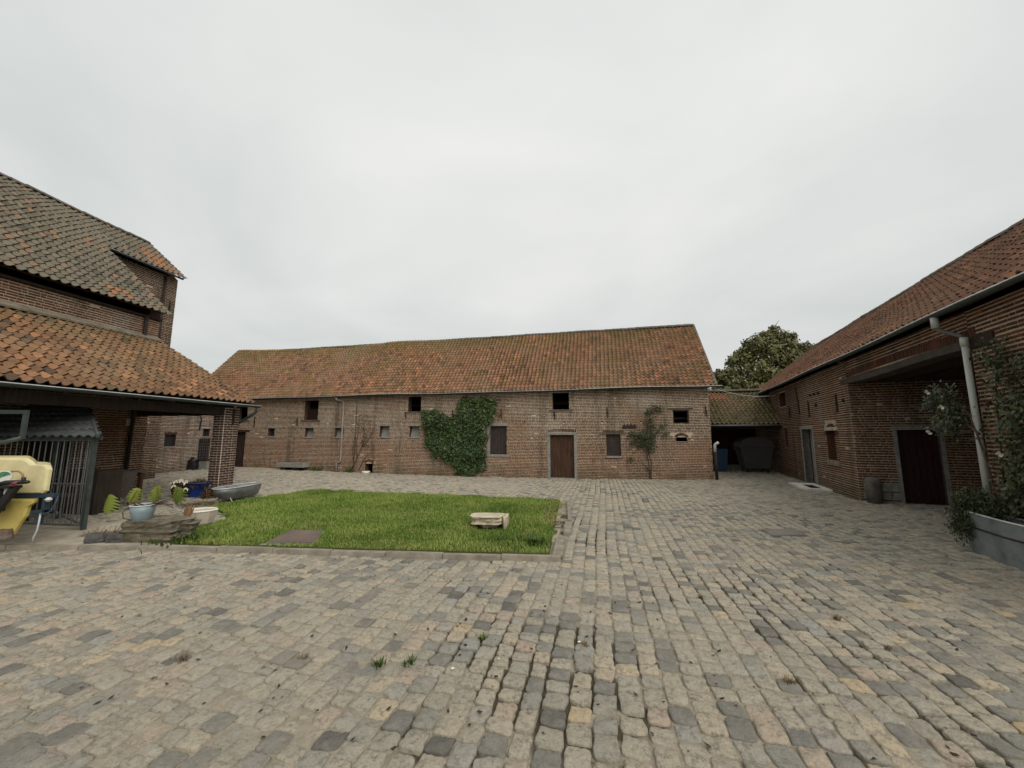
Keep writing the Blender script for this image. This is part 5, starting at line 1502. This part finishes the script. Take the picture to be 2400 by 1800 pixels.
m = MB(); V = [p for r_ in rings for p in r_]; F = []
for i in range(len(rings) - 1):
    for j in range(28): F.append((i * 28 + j, i * 28 + (j + 1) % 28, (i + 1) * 28 + (j + 1) % 28, (i + 1) * 28 + j))
F.append(tuple(range(27, -1, -1))); F.append(tuple(range(6 * 28, 7 * 28)))
m.add(V, F).build('tub_body', MT['zinc_dull'], bath, True)
MB().tube(oval(.362, (1.0, 1.0)) + [oval(.362, (1, 1))[0]], .012, 6, False).build('rolled_rim', MT['zinc_pale'], bath, True)
for lx, sy in ((.28, -1), (.28, 1), (1.2, -1), (1.2, 1)):
    p = A_ + d_ * lx + n_ * (.15 * sy)
    MB().tube([p + Vector((0, 0, .12)), p + n_ * (.05 * sy) + Vector((0, 0, .04)), p + n_ * (.03 * sy) + Vector((0, 0, 0))], .014, 6).build('foot', MT['zinc'], bath)

MT['blue'] = plain('blue_plastic', (0.010, 0.038, 0.21), 0.45, 0.4, var=0.15, scale=4, bump=0.08)
bt = thing('blue_tub', 'bright blue plastic tub of hay by the brick pillar', 'tub', (-8.62, 10.85, 0))
MB().lathe((-8.62, 10.85, 0), [(.21, 0), (.225, .02), (.265, .36), (.28, .36), (.28, .385), (.255, .385), (.22, .08)], 26, cap=False).build('tub_body', MT['blue'], bt, True)
MB().tube([(-8.29, 10.72, .32), (-8.24, 10.72, .28), (-8.24, 10.8, .24), (-8.29, 10.85, .28)], .012, 6).build('handle', MT['blue'], bt, True)
def hay(name, label, c, rx, ry, h, n, parent=None):
    m = MB()
    for _ in range(n):
        a = random.uniform(0, 6.28); r = random.random() ** .5
        p = Vector((c[0] + rx * r * math.cos(a), c[1] + ry * r * math.sin(a), c[2] + h * (1 - r * r) * random.random()))
        d = Vector((random.gauss(0, 1), random.gauss(0, 1), random.gauss(0, .35))).normalized() * random.uniform(.06, .16)
        s_ = Vector((-d.y, d.x, 0)).normalized() * .004
        m.add([p - d - s_, p - d + s_, p + d + s_, p + d - s_], [(0, 1, 2, 3)], random.random())
    o = m.build(name, MT['hay'], parent)
    return tag(o, label, 'hay', kind='stuff')
hay('hay', None, (-8.62, 10.85, .30), .27, .27, .2, 600, None)
hay('hay', None, (-8.15, 10.75, .0), .22, .3, .36, 700)
hay('hay', None, (-7.55, 9.6, .0), .5, .32, .04, 420)
fp = thing('flower_pot', 'dark round flower pot holding big white flowers beside the blue tub', 'flower pot', (-9.05, 10.75, 0))
MB().lathe((-9.05, 10.75, 0), [(.14, 0), (.19, .2), (.205, .36), (.18, .36), (.15, .25), (.0, .26)], 22, cap=False).build('pot_body', MT['wood_dark'], fp, True)
fl = thing('white_flowers', 'bunch of large drooping white blooms in the dark pot', 'flowers', (-9.0, 10.7, .36))
MT['bloom'] = plain('cream_petal', (0.72, 0.66, 0.52), 0.6, var=0.1)
for k, (dx_, dy_, dz_) in enumerate(((-.16, -.1, .42), (-.05, -.14, .46), (.08, -.1, .47), (.16, -.05, .42), (.0, .0, .5), (-.12, .0, .47), (.28, -.16, .28), (-.02, -.2, .36), (.1, .06, .45))):
    m = MB(); c = Vector((-9.0 + dx_, 10.7 + dy_, dz_))
    for j in range(6):
        a = j * 1.047 + k
        d = Vector((math.cos(a), math.sin(a), -.9 + .3 * (j % 2))).normalized(); e = d.cross(Vector((0, 0, 1))).normalized()
        m.add([c, c + d * .06 + e * .028, c + d * .12 + Vector((0, 0, -.02)), c + d * .06 - e * .028], [(0, 1, 2, 3)])
    m.build('bloom', MT['bloom'], fl)
    MB().tube([(-9.03, 10.74, .26), tuple(c)], .006, 5).build('stalk', MT['weed'], fl)

# ------------------------------------------------------------------ table and wicker chairs under the lean-to
WK = Mat('wicker', 0.8, 0.2)
WK.col(WK.ramp(WK.noise(60, 2, 0.5, (1, 1, 2)), [(0.35, (0.050, 0.040, 0.036)), (0.65, (0.135, 0.11, 0.098))]))
WK.bump(WK.noise(70, 2, 0.5, (1, 1, 2.5)), 0.8, 0.01)
tb_ = thing('garden_table', 'long dark wooden table under the lean-to by the barn wall', 'table', fL(-2.7, 1.4, 0))
for k in range(6):
    MB().fbox(fL, -4.2, -1.4, .92 + k * .165, .92 + k * .165 + .155, .715, .75).build('top_board', MT['wood_grey'], tb_)
for s in (-4.1, -1.5):
    for o in (1.0, 1.82): MB().fbox(fL, s - .04, s + .04, o - .04, o + .04, .0, .70).build('leg', MT['wood_red'], tb_)
MB().fbox(fL, -4.1, -1.5, 1.78, 1.81, .61, .71).fbox(fL, -4.1, -1.5, 1.0, 1.03, .61, .71).build('apron', MT['wood_dark'], tb_)['kind'] = 'stuff'
for t0, lb in ((-3.24, 'dark wicker chair at the table, nearer the kennel'), (-2.56, 'dark wicker chair at the table end nearer the pillar')):
    ch = thing('wicker_chair', lb, 'chair', fL(t0 + .27, 2.2, 0), 'wicker chairs at the table')
    P = [fL(t0, 2.40, .22), fL(t0 + .42, 2.40, .22), fL(t0 + .42, 2.35, .22), fL(t0, 2.35, .22), fL(t0 + .02, 2.53, .80), fL(t0 + .40, 2.53, .80), fL(t0 + .40, 2.48, .80), fL(t0 + .02, 2.48, .80)]
    MB().hexa(P).build('backrest', WK.m, ch)
    MB().fbox(fL, t0 + .03, t0 + .40, 1.9, 2.35, .36, .44).build('seat', WK.m, ch)
    for a in (t0 - .02, t0 + .39): MB().fbox(fL, a, a + .05, 1.9, 2.42, .58, .64).build('armrest', WK.m, ch)
    for a in (t0 + .02, t0 + .37):
        for o in (1.93, 2.4): MB().fbox(fL, a, a + .04, o - .02, o + .02, 0, .60 if o < 2 else .24).build('leg', WK.m, ch)

# ------------------------------------------------------------------ wire kennel under a sheet roof
ken = thing('kennel', 'barred dog kennel with grey corrugated tile sheet roof at left', 'kennel', (-7.6, 7.1, 0))
fKs = frame((-7.56, 7.04), (-.85, .527), (.527, .85))
fK = frame((-7.56, 7.04), (-c73, s73), (s73, c73))      # s runs left along the front, o runs back
MB().fbox(fK, -.03, .03, -.03, .03, .0, 1.64).build('post', MT['iron_green'], ken)
MB().fbox(fK, 3.4, 3.46, -.03, .03, .0, 1.64).build('post', MT['iron_green'], ken)
MB().fbox(fKs, 3.0, 3.06, -.03, .03, .0, 1.9).build('post', MT['iron_green'], ken)
MB().fbox(fK, .03, 3.4, -.02, .02, .085, .115).build('rail', MT['iron_grey'], ken)
MB().fbox(fK, .03, 3.4, -.02, .02, 1.57, 1.61).build('rail', MT['iron_grey'], ken)
MB().fbox(fK, .03, 3.4, -.012, .012, .80, .82).build('rail', MT['iron_grey'], ken)
MB().fbox(fKs, .03, 3.0, -.02, .02, .085, .115).build('rail', MT['iron_grey'], ken)
MB().fbox(fKs, .03, 3.0, -.02, .02, 1.57, 1.61).build('rail', MT['iron_grey'], ken)
for k in range(26):
    MB().tube([fK(.13 * (k + 1), 0, .1), fK(.13 * (k + 1), 0, 1.58)], .0085, 6).build('bar', MT['iron_grey'], ken)
for k in range(11):
    MB().tube([fKs(.26 * (k + 1), 0, .1), fKs(.26 * (k + 1), 0, 1.58)], .008, 6).build('bar', MT['iron_grey'], ken)
MB().fbox(fK, 1.5, 3.2, 1.2, 1.7, .0, .9).build('kennel_box_shaded', MT['wood_dark'], ken)  # dark colour paints in the shade inside the kennel
sheet = Mat('roof_sheet', 0.55, 0.35)
sheet.col(sheet.ramp(sheet.noise(5, 4, .6), [(0.3, (0.036, 0.040, 0.039)), (0.7, (0.075, 0.080, 0.077))]))
sheet.bump(sheet.noise(60, 3, .6), .2, .005)
m = MB()
NU, NVr = 150, 6
for row in range(NVr):
    for sub in range(5):
        b0, b1 = (row + sub / 5) * .29, (row + (sub + 1) / 5) * .29 + (.02 if sub == 4 else 0)
        V, F = [], []
        for i in range(NU + 1):
            u_ = -.22 + i * .03
            w_ = .022 * math.cos(u_ * 2 * math.pi / .19)
            for (b, lift) in ((b0, .03 * (1 - sub / 5)), (b1, .03 * (1 - (sub + 1) / 5))):
                V.append(fK(u_, b - .12, 1.645 + b * .40 + lift + w_))
            V.append(fK(u_, b0 - .115, 1.625 + b0 * .40 + .03 + w_))
        for i in range(NU):
            if (-.22 + (i + .5) * .03) < b0 * 1.62 - .22: continue
            F.append((3 * i, 3 * i + 3, 3 * i + 4, 3 * i + 1))
            if sub == 0: F.append((3 * i + 2, 3 * i + 5, 3 * i + 3, 3 * i))
        m.add(V, F)
m.build('roof_sheet', sheet.m, ken, True)['kind'] = 'stuff'
MB().tube([fK(-.22, -.13, 1.66), fK(2.6, 1.62, 2.36)], .03, 6).build('edge_trim', sheet.m, ken)
MB().fbox(fK, -.2, 3.5, -.06, -.03, 1.60, 1.655).build('fascia', MT['iron_green'], ken)

# ------------------------------------------------------------------ yellow crop sprayer at the left edge
sp = thing('crop_sprayer', 'yellow crop sprayer with round pressure gauge parked at the left edge', 'sprayer', (-7.4, 5.9, .02))
MT['tank'] = plain('pale_yellow_tank', (0.62, 0.545, 0.30), 0.5, 0.35, var=0.2, scale=3, bump=0.08)
MT['hopper'] = plain('yellow_hopper', (0.50, 0.40, 0.115), 0.5, 0.35, var=0.14, scale=4, bump=0.1)
MT['blue_steel'] = plain('dark_blue_steel', (0.030, 0.050, 0.072), 0.5, 0.45, 0.2, var=0.25)
MT['black'] = plain('black_plastic', (0.014, 0.013, 0.014), 0.45, 0.4, var=0.3)
MT['red'] = plain('red_plastic', (0.33, 0.05, 0.06), 0.45, 0.4, var=0.2)
MT['copper'] = plain('amber_hose', (0.30, 0.17, 0.07), 0.4, 0.5, var=0.2)
MT['gauge_green'] = plain('gauge_green', (0.05, 0.18, 0.085), 0.4, 0.4, var=0.1)
MT['gauge_white'] = plain('gauge_face', (0.55, 0.55, 0.50), 0.4, 0.4, var=0.1)
def bevelled(prof, y0, y1, r):
    """a moulded body: outline in x and z, rounded towards front and back"""
    cx = sum(p[0] for p in prof) / len(prof); cz = sum(p[1] for p in prof) / len(prof)
    rings = []
    for y, k in ((y0, r), (y0 + r * .3, r * .35), (y0 + r, 0), (y1 - r, 0), (y1 - r * .3, r * .35), (y1, r)):
        R_ = []
        for x, z in prof:
            dx_, dz_ = x - cx, z - cz; l = math.hypot(dx_, dz_)
            R_.append((x - dx_ / l * k - (max(0, y - y0 - .04) * 1.2 if x > -7.7 else 0), y, z - dz_ / l * k))
        rings.append(R_)
    n_ = len(prof); V = [p for q in rings for p in q]; F = []
    for i in range(len(rings) - 1):
        for j in range(n_): F.append((i * n_ + j, i * n_ + (j + 1) % n_, (i + 1) * n_ + (j + 1) % n_, (i + 1) * n_ + j))
    F.append(tuple(range(n_))); F.append(tuple(range((len(rings) - 1) * n_, len(rings) * n_)))
    return V, F
prof = [(-8.9, .82), (-6.95, .82), (-6.90, .86), (-6.895, 1.17), (-6.93, 1.225), (-6.99, 1.24), (-7.15, 1.245), (-7.20, 1.29), (-7.28, 1.335), (-7.34, 1.345), (-8.8, 1.35), (-8.9, 1.3)]
V, F = bevelled(prof, 5.84, 6.5, .05)
MB().add(V, F).build('tank', MT['tank'], sp)
prof = [(-8.3, .75), (-7.02, .75), (-7.03, .70), (-7.10, .64), (-7.12, .50), (-7.19, .40), (-7.27, .24), (-7.34, .19), (-7.46, .20), (-7.75, .30), (-8.3, .4)]
V, F = bevelled(prof, 5.82, 6.35, .05)
MB().add(V, F).build('hopper', MT['hopper'], sp)
MB().box(-8.7, -6.80, 5.86, 5.94, .765, .815).build('frame_rail', MT['blue_steel'], sp)
MB().box(-8.7, -7.55, 6.42, 6.48, .765, .815).build('frame_rail', MT['blue_steel'], sp)
MB().box(-6.98, -6.93, 5.88, 5.94, .55, .77).build('bracket', MT['blue_steel'], sp)
MB().box(-7.05, -6.97, 5.88, 5.93, .38, .57).build('bracket', MT['blue_steel'], sp)
MB().box(-7.12, -6.93, 5.87, 5.95, .535, .575).build('bracket', MT['blue_steel'], sp)
MB().tube([(-6.96, 5.88, .60), (-6.94, 5.85, .55), (-6.87, 5.84, .53), (-6.80, 5.86, .57), (-6.79, 5.9, .70), (-6.80, 5.92, .78)], .012, 8).build('hose', MT['blue_steel'], sp, True)
MB().tube([(-6.80, 5.88, .57), (-6.72, 5.87, .55), (-6.71, 5.87, .46)], .018, 8).build('hook', MT['black'], sp, True)
MB().tube([(-6.96, 5.87, .55), (-6.93, 5.84, .42), (-6.94, 5.84, .30), (-7.0, 5.86, .20), (-7.02, 5.88, .12)], .011, 8).build('drain_hose', MT['pvc_white'], sp, True)
MB().lathe((-6.85, 5.85, .74), [(.02, -.03), (.045, 0), (.02, .03)], 12).build('reflector', MT['gauge_white'], sp)
MB().box(-8.3, -8.24, 6.2, 6.3, .03, .7).build('stand', MT['blue_steel'], sp)
MB().box(-8.1, -8.04, 5.9, 6.3, .03, .7).build('stand', MT['blue_steel'], sp)
gz_ = Vector((-7.25, 5.60, 1.10))
rot = Matrix.Rotation(math.radians(90), 3, 'X')
GN, GU = Vector((.70, -.71, 0)), Vector((.71, .70, 0))
def disc(c, r, h, mat, name, n=24, tilt=None):
    m = MB(); prof_ = [(r * .92, 0), (r, h * .2), (r, h)]
    V, F = [], []
    for rr_2, hh in prof_:
        for j in range(n):
            a = 2 * math.pi * j / n
            V.append((c[0] + GU.x * rr_2 * math.cos(a) - GN.x * hh, c[1] + GU.y * rr_2 * math.cos(a) - GN.y * hh, c[2] + rr_2 * math.sin(a)))
    for i in range(2):
        for j in range(n): F.append((i * n + j, i * n + (j + 1) % n, (i + 1) * n + (j + 1) % n, (i + 1) * n + j))
    F.append(tuple(range(n))); F.append(tuple(range(2 * n, 3 * n)))
    return m.add(V, F).build(name, mat, sp)
ga = disc(gz_, .08, .022, MT['gauge_white'], 'gauge')
V = [gz_ + GN * .004] + [gz_ + GN * .004 + GU * (.066 * math.cos(a)) + Vector((0, 0, .066 * math.sin(a))) for a in np.linspace(math.radians(20), math.radians(215), 18)]
MB().add(V, [(0, k, k + 1) for k in range(1, 18)]).build('green_scale', MT['gauge_green'], ga)
MB().add([gz_ + GN * .007 - GU * .005, gz_ + GN * .007 + GU * .005, gz_ + GN * .007 + GU * .03 + Vector((0, 0, .05))], [(0, 1, 2)]).build('needle', MT['black'], ga)
MB().tube([(-7.26, 5.66, 1.15), (-7.2, 5.66, 1.165), (-7.12, 5.66, 1.165), (-7.05, 5.65, 1.13), (-7.02, 5.65, 1.06)], .012, 8).build('copper_hose', MT['copper'], sp, True)
MB().tube([(-7.02, 5.65, 1.08), (-7.02, 5.65, 1.01)], .024, 10).build('hose_clamp', MT['black'], sp, True)
MB().tube([(-7.6, 5.62, 1.0), (-7.25, 5.62, 1.01), (-7.0, 5.62, 1.02)], .032, 10).build('valve_block', MT['black'], sp, True)
MB().box(-7.38, -7.08, 5.6, 5.7, .93, .97).build('valve_plate', MT['black'], sp)
MB().box(-7.3, -7.1, 5.62, 5.66, 1.02, 1.05).build('valve_plate', MT['gauge_white'], sp)
MB().tube([(-7.08, 5.58, 1.0), (-6.98, 5.58, 1.015)], .022, 8).build('red_lever', MT['red'], sp, True)
MB().tube([(-7.0, 5.58, 1.012), (-6.88, 5.58, 1.025), (-6.85, 5.58, 1.025)], [.022, .027, .018], 8).build('lever_grip', MT['black'], sp, True)
MB().hexa([(-7.14, 5.6, .95), (-7.04, 5.6, .95), (-7.04, 5.66, .95), (-7.14, 5.66, .95), (-7.42, 5.6, .5), (-7.34, 5.6, .5), (-7.34, 5.66, .5), (-7.42, 5.66, .5)]).build('strut', MT['black'], sp)
MB().box(-7.62, -7.3, 5.58, 5.72, .6, .98).build('control_box', MT['black'], sp)
MB().box(-7.29, -7.17, 5.66, 5.68, .84, .93).build('label_plate', MT['gauge_white'], sp)
MB().rock((-7.33, 5.8, .19), (.15, .15, .14), 4, 0, 5, 12, .15, .2).build('coupling', MT['steel_rust'], sp)
m = MB().box(-8.6, -7.80, 6.18, 6.22, 2.02, 2.08)
m.build('boom_bar', MT['iron_green'], sp)
MB().hexa([(-7.86, 6.18, 1.62), (-7.80, 6.18, 1.62), (-7.80, 6.22, 1.62), (-7.86, 6.22, 1.62), (-7.86, 6.18, 2.02), (-7.80, 6.18, 2.02), (-7.80, 6.22, 2.02), (-7.86, 6.22, 2.02)]).build('boom_bar', MT['iron_green'], sp)
MB().tube([(-7.83, 6.2, 1.64), (-8.05, 6.15, 1.57), (-8.3, 6.1, 1.60)], .035, 8).build('boom_arm', MT['iron_green'], sp, True)
MB().tube([(-8.3, 6.2, .8), (-8.3, 6.2, 2.05)], .03, 8).build('boom_mast', MT['iron_green'], sp, True)

# ------------------------------------------------------------------ along the walls
bl = thing('bollard', 'short round dark stone bollard at the stable gateway corner', 'bollard', (9.05, 9.84, 0))
MB().lathe((9.03, 9.84, -.02), [(.155, 0), (.15, .40), (.155, .42), (.165, .44), (.165, .52), (.15, .60), (.11, .645), (.04, .655)], 22).build('bollard_body', MT['stone'], bl, True)
bl.children[0].data.materials[0] = plain('dark_stone', (0.115, 0.105, 0.09), .9, var=.35, scale=6, bump=.6)
ds = thing('door_slab', 'pale stone doorstep slab with a sunk scraper at the stable door', 'doorstep', fR(2.5, .4, 0))
zs_ = .03
m = MB().fbox(fR, 1.7, 3.36, .03, .2, -.05, .055).fbox(fR, 1.7, 3.36, .5, .74, -.05, .055).fbox(fR, 1.7, 1.95, .2, .5, -.05, .052).fbox(fR, 2.9, 3.36, .2, .5, -.05, .052)
m.build('slab', plain('pale_step_stone', (0.66, 0.63, 0.55), .85, var=.15, scale=6), ds)
MB().fbox(fR, 1.95, 2.9, .2, .5, -.05, .02).build('scraper_pit', MT['wood_dark'], ds)
for k in range(5): MB().fbox(fR, 2.0 + k * .19, 2.02 + k * .19, .2, .5, .0, .05).build('scraper_bar', MT['iron'], ds)

pt = thing('zinc_planter', 'grey zinc trough planter with a dark hoop at the right edge', 'planter', fR(-5.0, .5, 0))
def ringp(z, k):
    P = []
    for s, o in ((-4.42, .18), (-4.45, .33), (-4.75, .45), (-5.5, .48), (-6.05, .43), (-6.05, .18)):
        P.append(fR(-5.15 + (s + 5.15) * k, .33 + (o - .33) * k, z))
    return P
rg = [ringp(-.02, .93), ringp(.56, 1.0), ringp(.56, .95), ringp(.42, .93)]
m = MB(); V = [p for q in rg for p in q]
m.add(V, [(i * 6 + j, i * 6 + (j + 1) % 6, (i + 1) * 6 + (j + 1) % 6, (i + 1) * 6 + j) for i in range(3) for j in range(6)] + [(0, 1, 2, 3, 4, 5)])
MT['zinc_mottled'] = plain('mottled_zinc', (0.195, 0.215, 0.215), 0.6, 0.4, 0.25, var=0.35, scale=4)
m.build('trough_body', MT['zinc_mottled'], pt)
hp = ringp(.36, .985)
MB().tube(hp + [hp[0]], .013, 6, False).build('hoop', MT['iron'], pt)
hp = ringp(.565, .99)
MB().tube(hp + [hp[0]], .012, 6, False).build('rim', MT['zinc_pale'], pt)
m = MB(); m.add(ringp(.45, .93), [(0, 1, 2, 3, 4, 5)]); m.build('soil', MT['soil'], pt)
jp = thing('juniper', 'feathery dark green trailing shrub spilling over the zinc planter', 'shrub', fR(-4.9, .6, .45))
C, T_ = [], []
for _ in range(5200):
    k = random.random()
    s, o, z = random.choice(((-4.8, .32, .66), (-4.68, .42, .52), (-4.78, .48, .42), (-4.95, .36, .74), (-4.66, .3, .68), (-5.1, .33, .66), (-4.72, .5, .32), (-4.6, .38, .60)))
    C.append(fR(s + random.gauss(0, .085), max(.06, o + random.gauss(0, .06)), z + random.gauss(0, .09))); T_.append(min(1, max(0, random.gauss(.45, .25))))
C = np.array([tuple(c) for c in C])
leaves('needles', C, rng.normal(0, 1, (len(C), 3)) + np.array([-.4, -.4, .5]), rng.uniform(.03, .075, len(C)), np.array(T_), MT['rose_leaf'], jp, .28)
for q in ([(-4.9, .35, .45), (-4.7, .4, .62), (-4.5, .48, .5)], [(-4.9, .3, .45), (-4.6, .33, .7), (-4.35, .36, .7)], [(-5.0, .33, .45), (-5.2, .33, .68)]):
    MB().tube([fR(*p) for p in q], [.015, .01, .005][:len(q)], 6).build('stem', MT['twig'], jp)

st_ = thing('stone_trough', 'long grey stone drinking trough raised on blocks against the long barn', 'trough', fB(18.8, .25, -.05))
m = MB().fbox(fB, 18.06, 19.58, .06, .14, .10, .31).fbox(fB, 18.06, 19.58, .46, .54, .10, .31).fbox(fB, 18.06, 18.16, .14, .46, .10, .31).fbox(fB, 19.48, 19.58, .14, .46, .10, .31).fbox(fB, 18.16, 19.48, .14, .46, .10, .16)
m.build('trough_body', MT['stone'], st_)
for s in (18.4, 19.1): MB().fbox(fB, s, s + .26, .12, .48, -.2, .10).build('support_block', MT['wood_dark'], st_)
bo = thing('white_bowl', 'small white bowl in front of the low arched hole', 'bowl', fB(14.8, .22, -.12))
c = fB(14.82, .2, gz(*fB(14.82, .2, 0)[:2]))
MB().lathe(c, [(.14, 0), (.2, .09), (.185, .09), (.12, .03), (0, .03)], 20, cap=False).build('bowl_body', MT['petal'], bo, True)

bn = thing('wheelie_bin', 'blue wheeled bin just inside the open shed', 'bin', (9.6, 18.0, 0))
fbn = frame((9.6, 18.0), (c14, -s14), (-s14, -c14))
MT['bin_blue'] = plain('bin_blue', (0.014, 0.05, 0.105), 0.5, 0.4, var=0.15)
P = [fbn(-.2, -.24, .06), fbn(.2, -.24, .06), fbn(.2, .24, .06), fbn(-.2, .24, .06), fbn(-.26, -.28, .95), fbn(.26, -.28, .95), fbn(.26, .3, .95), fbn(-.26, .3, .95)]
MB().hexa(P).build('bin_body', MT['bin_blue'], bn)
MB().hexa([fbn(-.28, -.3, .955), fbn(.28, -.3, .955), fbn(.28, .33, .955), fbn(-.28, .33, .955), fbn(-.25, -.28, 1.06), fbn(.25, -.28, 1.06), fbn(.26, .3, 1.0), fbn(-.26, .3, 1.0)]).build('lid', MT['bin_blue'], bn)
for sg in (-1, 1): MB().tube([fbn(sg * .2, -.24, .1), fbn(sg * .27, -.24, .1)], .1, 14).build('wheel', MT['black'], bn)
MB().tube([fbn(-.22, -.36, .98), fbn(.22, -.36, .98)], .016, 6).build('handle', MT['bin_blue'], bn)
ct_ = thing('waste_container', 'large dark grey rubbish container with domed lid in the open shed', 'container', (11.05, 17.6, 0))
fct = frame((11.0, 17.75), (c14, -s14), (-s14, -c14))
MT['cont'] = plain('dark_grey_plastic', (0.06, 0.057, 0.053), 0.6, 0.35, var=0.15)
P = [fct(-.48, -.38, .18), fct(.48, -.38, .18), fct(.48, .36, .18), fct(-.48, .36, .18), fct(-.66, -.45, 1.12), fct(.66, -.45, 1.12), fct(.66, .45, 1.12), fct(-.66, .45, 1.12)]
MB().hexa(P).build('container_body', MT['cont'], ct_)
MB().fbox(fct, -.72, .72, -.5, .5, 1.12, 1.17).build('rim', MT['cont'], ct_)
V, F = [], []
for i in range(13):
    a = math.pi * i / 12
    for o in (-.48, .48): V.append(fct(-.66 * math.cos(a), o, 1.17 + .40 * math.sin(a) ** .8))
for i in range(12): F.append((2 * i, 2 * i + 1, 2 * i + 3, 2 * i + 2))
F.append(tuple(range(0, 26, 2))); F.append(tuple(range(25, 0, -2)))
MB().add(V, F).build('domed_lid', MT['cont'], ct_)
for a in (-.42, .42):
    for o in (-.32, .3): MB().tube([fct(a - .03, o, .09), fct(a + .03, o, .09)], .09, 12).build('wheel', MT['black'], ct_)
for a in (-.7, .7): MB().tube([fct(a, -.1, 1.0), fct(a + (.1 if a > 0 else -.1), -.1, 1.0)], .04, 8).build('lifting_pin', MT['cont'], ct_)

cb = MB().tube([fB(-.2, .12, 3.36), fB(-.2, .3, 3.40)] + [tuple(fB(-.2, .3, 3.40).lerp(fR(6.3, .06, 3.32), k / 12) - Vector((0, 0, .16 * math.sin(math.pi * k / 12)))) for k in range(1, 13)], .010, 6)
tag(cb.build('overhead_cable', MT['pvc_white'], None, True), 'pale cable strung between the long barn corner and the stable', 'cable')

bg = thing('rubbish_bag', 'black rubbish bag slumped against the outbuilding wall', 'bag', (-15.55, 18.9, 0))
bag = MB(); bag.rock((-15.35, 18.75, -.02), (.5, .45, .5), 3, 0, 7, 16, .2, .2, -.1).build('bag_body', MT['black'], bg, True)
MB().tube([(-15.35, 18.75, .46), (-15.33, 18.73, .56)], [.05, .09], 8).build('knot', MT['black'], bg)
bxx = thing('crate', 'pale open box next to the black rubbish bag', 'box', (-15.0, 19.1, 0))
fbx = frame((-14.95, 19.2), (s73, c73), (c73, -s73))
MB().fbox(fbx, -.3, .3, -.25, -.22, .0, .42).fbox(fbx, -.3, .3, .22, .25, .0, .42).fbox(fbx, -.3, -.27, -.22, .22, .0, .42).fbox(fbx, .27, .3, -.22, .22, .0, .42).fbox(fbx, -.27, .27, -.22, .22, .0, .03).build('box_body', MT['stone'], bxx)
MB().fbox(fbx, -.33, .33, -.28, .28, .422, .46).build('lid', MT['wood_dark'], bxx)

# ------------------------------------------------------------------ weeds and litter on the cobbles
names = ['dry grass tuft in the cobble joints, leftmost near the camera', 'dry grass tuft in the joints left of the yard centre', 'small fresh green weed, left of a pair on the near cobbles', 'small fresh green weed, right of a pair on the near cobbles',
         'thin weed in the open joints at the yard centre', 'straw coloured tuft, nearest one right of centre', 'straw coloured tuft beside a dark gap right of centre', 'brownish dry tuft in the middle of the right cobbles', 'orange brown tuft on the near right cobbles',
         'wide dry tuft towards the right picture edge', 'dry tuft nearest the lower right corner', 'low tuft beyond the open joints right of centre', 'brown tuft further right of the wide open joints']
for k, (x, y) in enumerate([(-2.5, 3.17), (-1.59, 3.17), (-.99, 3.09), (-.75, 3.11), (-.25, 3.44), (.71, 2.8), (.59, 3.35), (3.01, 3.81), (1.91, 2.89), (2.63, 2.84), (2.51, 2.5), (1.97, 4.28), (3.0, 3.31)]):
    green = k in (2, 3, 4)
    if k in (5, 9, 10): continue
    tuft(x, y, -.015, 40 if green else 55, .055 if green else .05, MT['weed'] if green else MT['hay'], 'weed_tuft', names[k], 'weed', 'weeds between the cobbles', .022, .009 if green else .003)
m = MB()
for _ in range(620):
    y = random.uniform(1.5, 3.9) ** 2; x = random.uniform(-1.1, 1.1) * y
    if bool(inside(LAWN, np.array([x]), np.array([y]))[0]): continue
    if (Vector((x, y)) - fR.P).dot(fR.n) < .1 or (Vector((x, y)) - fB.P).dot(fB.n) < .15: continue
    a = random.uniform(0, 6.28); l = random.uniform(.006, .026); z = gz(x, y) + random.uniform(.006, .014)
    d = Vector((math.cos(a), math.sin(a), .15)) * l; s_ = Vector((-math.sin(a), math.cos(a), random.uniform(-.2, .3))) * l * .6
    p = Vector((x, y, z))
    m.add([p - d, p + s_, p + d + Vector((0, 0, .006)), p - s_], [(0, 1, 2), (0, 2, 3)], random.random() * .35)
LT = leaf_mat('fallen_leaf', (0.018, 0.014, 0.010), (0.06, 0.04, 0.022), (0.20, 0.12, 0.05), .8)
tag(m.build('leaf_litter', LT), kind='stuff')
m = MB()
for x, y in [(-.18, 3.81), (-.43, 3.03), (-.1, 3.15), (.55, 3.39), (2.87, 4.76)]:
    p = Vector((x, y, .012)); l = random.uniform(.008, .02)
    m.add([p + Vector((-l, 0, 0)), p + Vector((0, l * .5, .004)), p + Vector((l, .2 * l, .002)), p + Vector((0, -l * .5, 0))], [(0, 1, 2, 3)])
tag(m.build('white_scraps', MT['petal']), kind='stuff')
hay('leaf_litter', None, (-6.9, 6.75, .022), .28, .18, .02, 160)
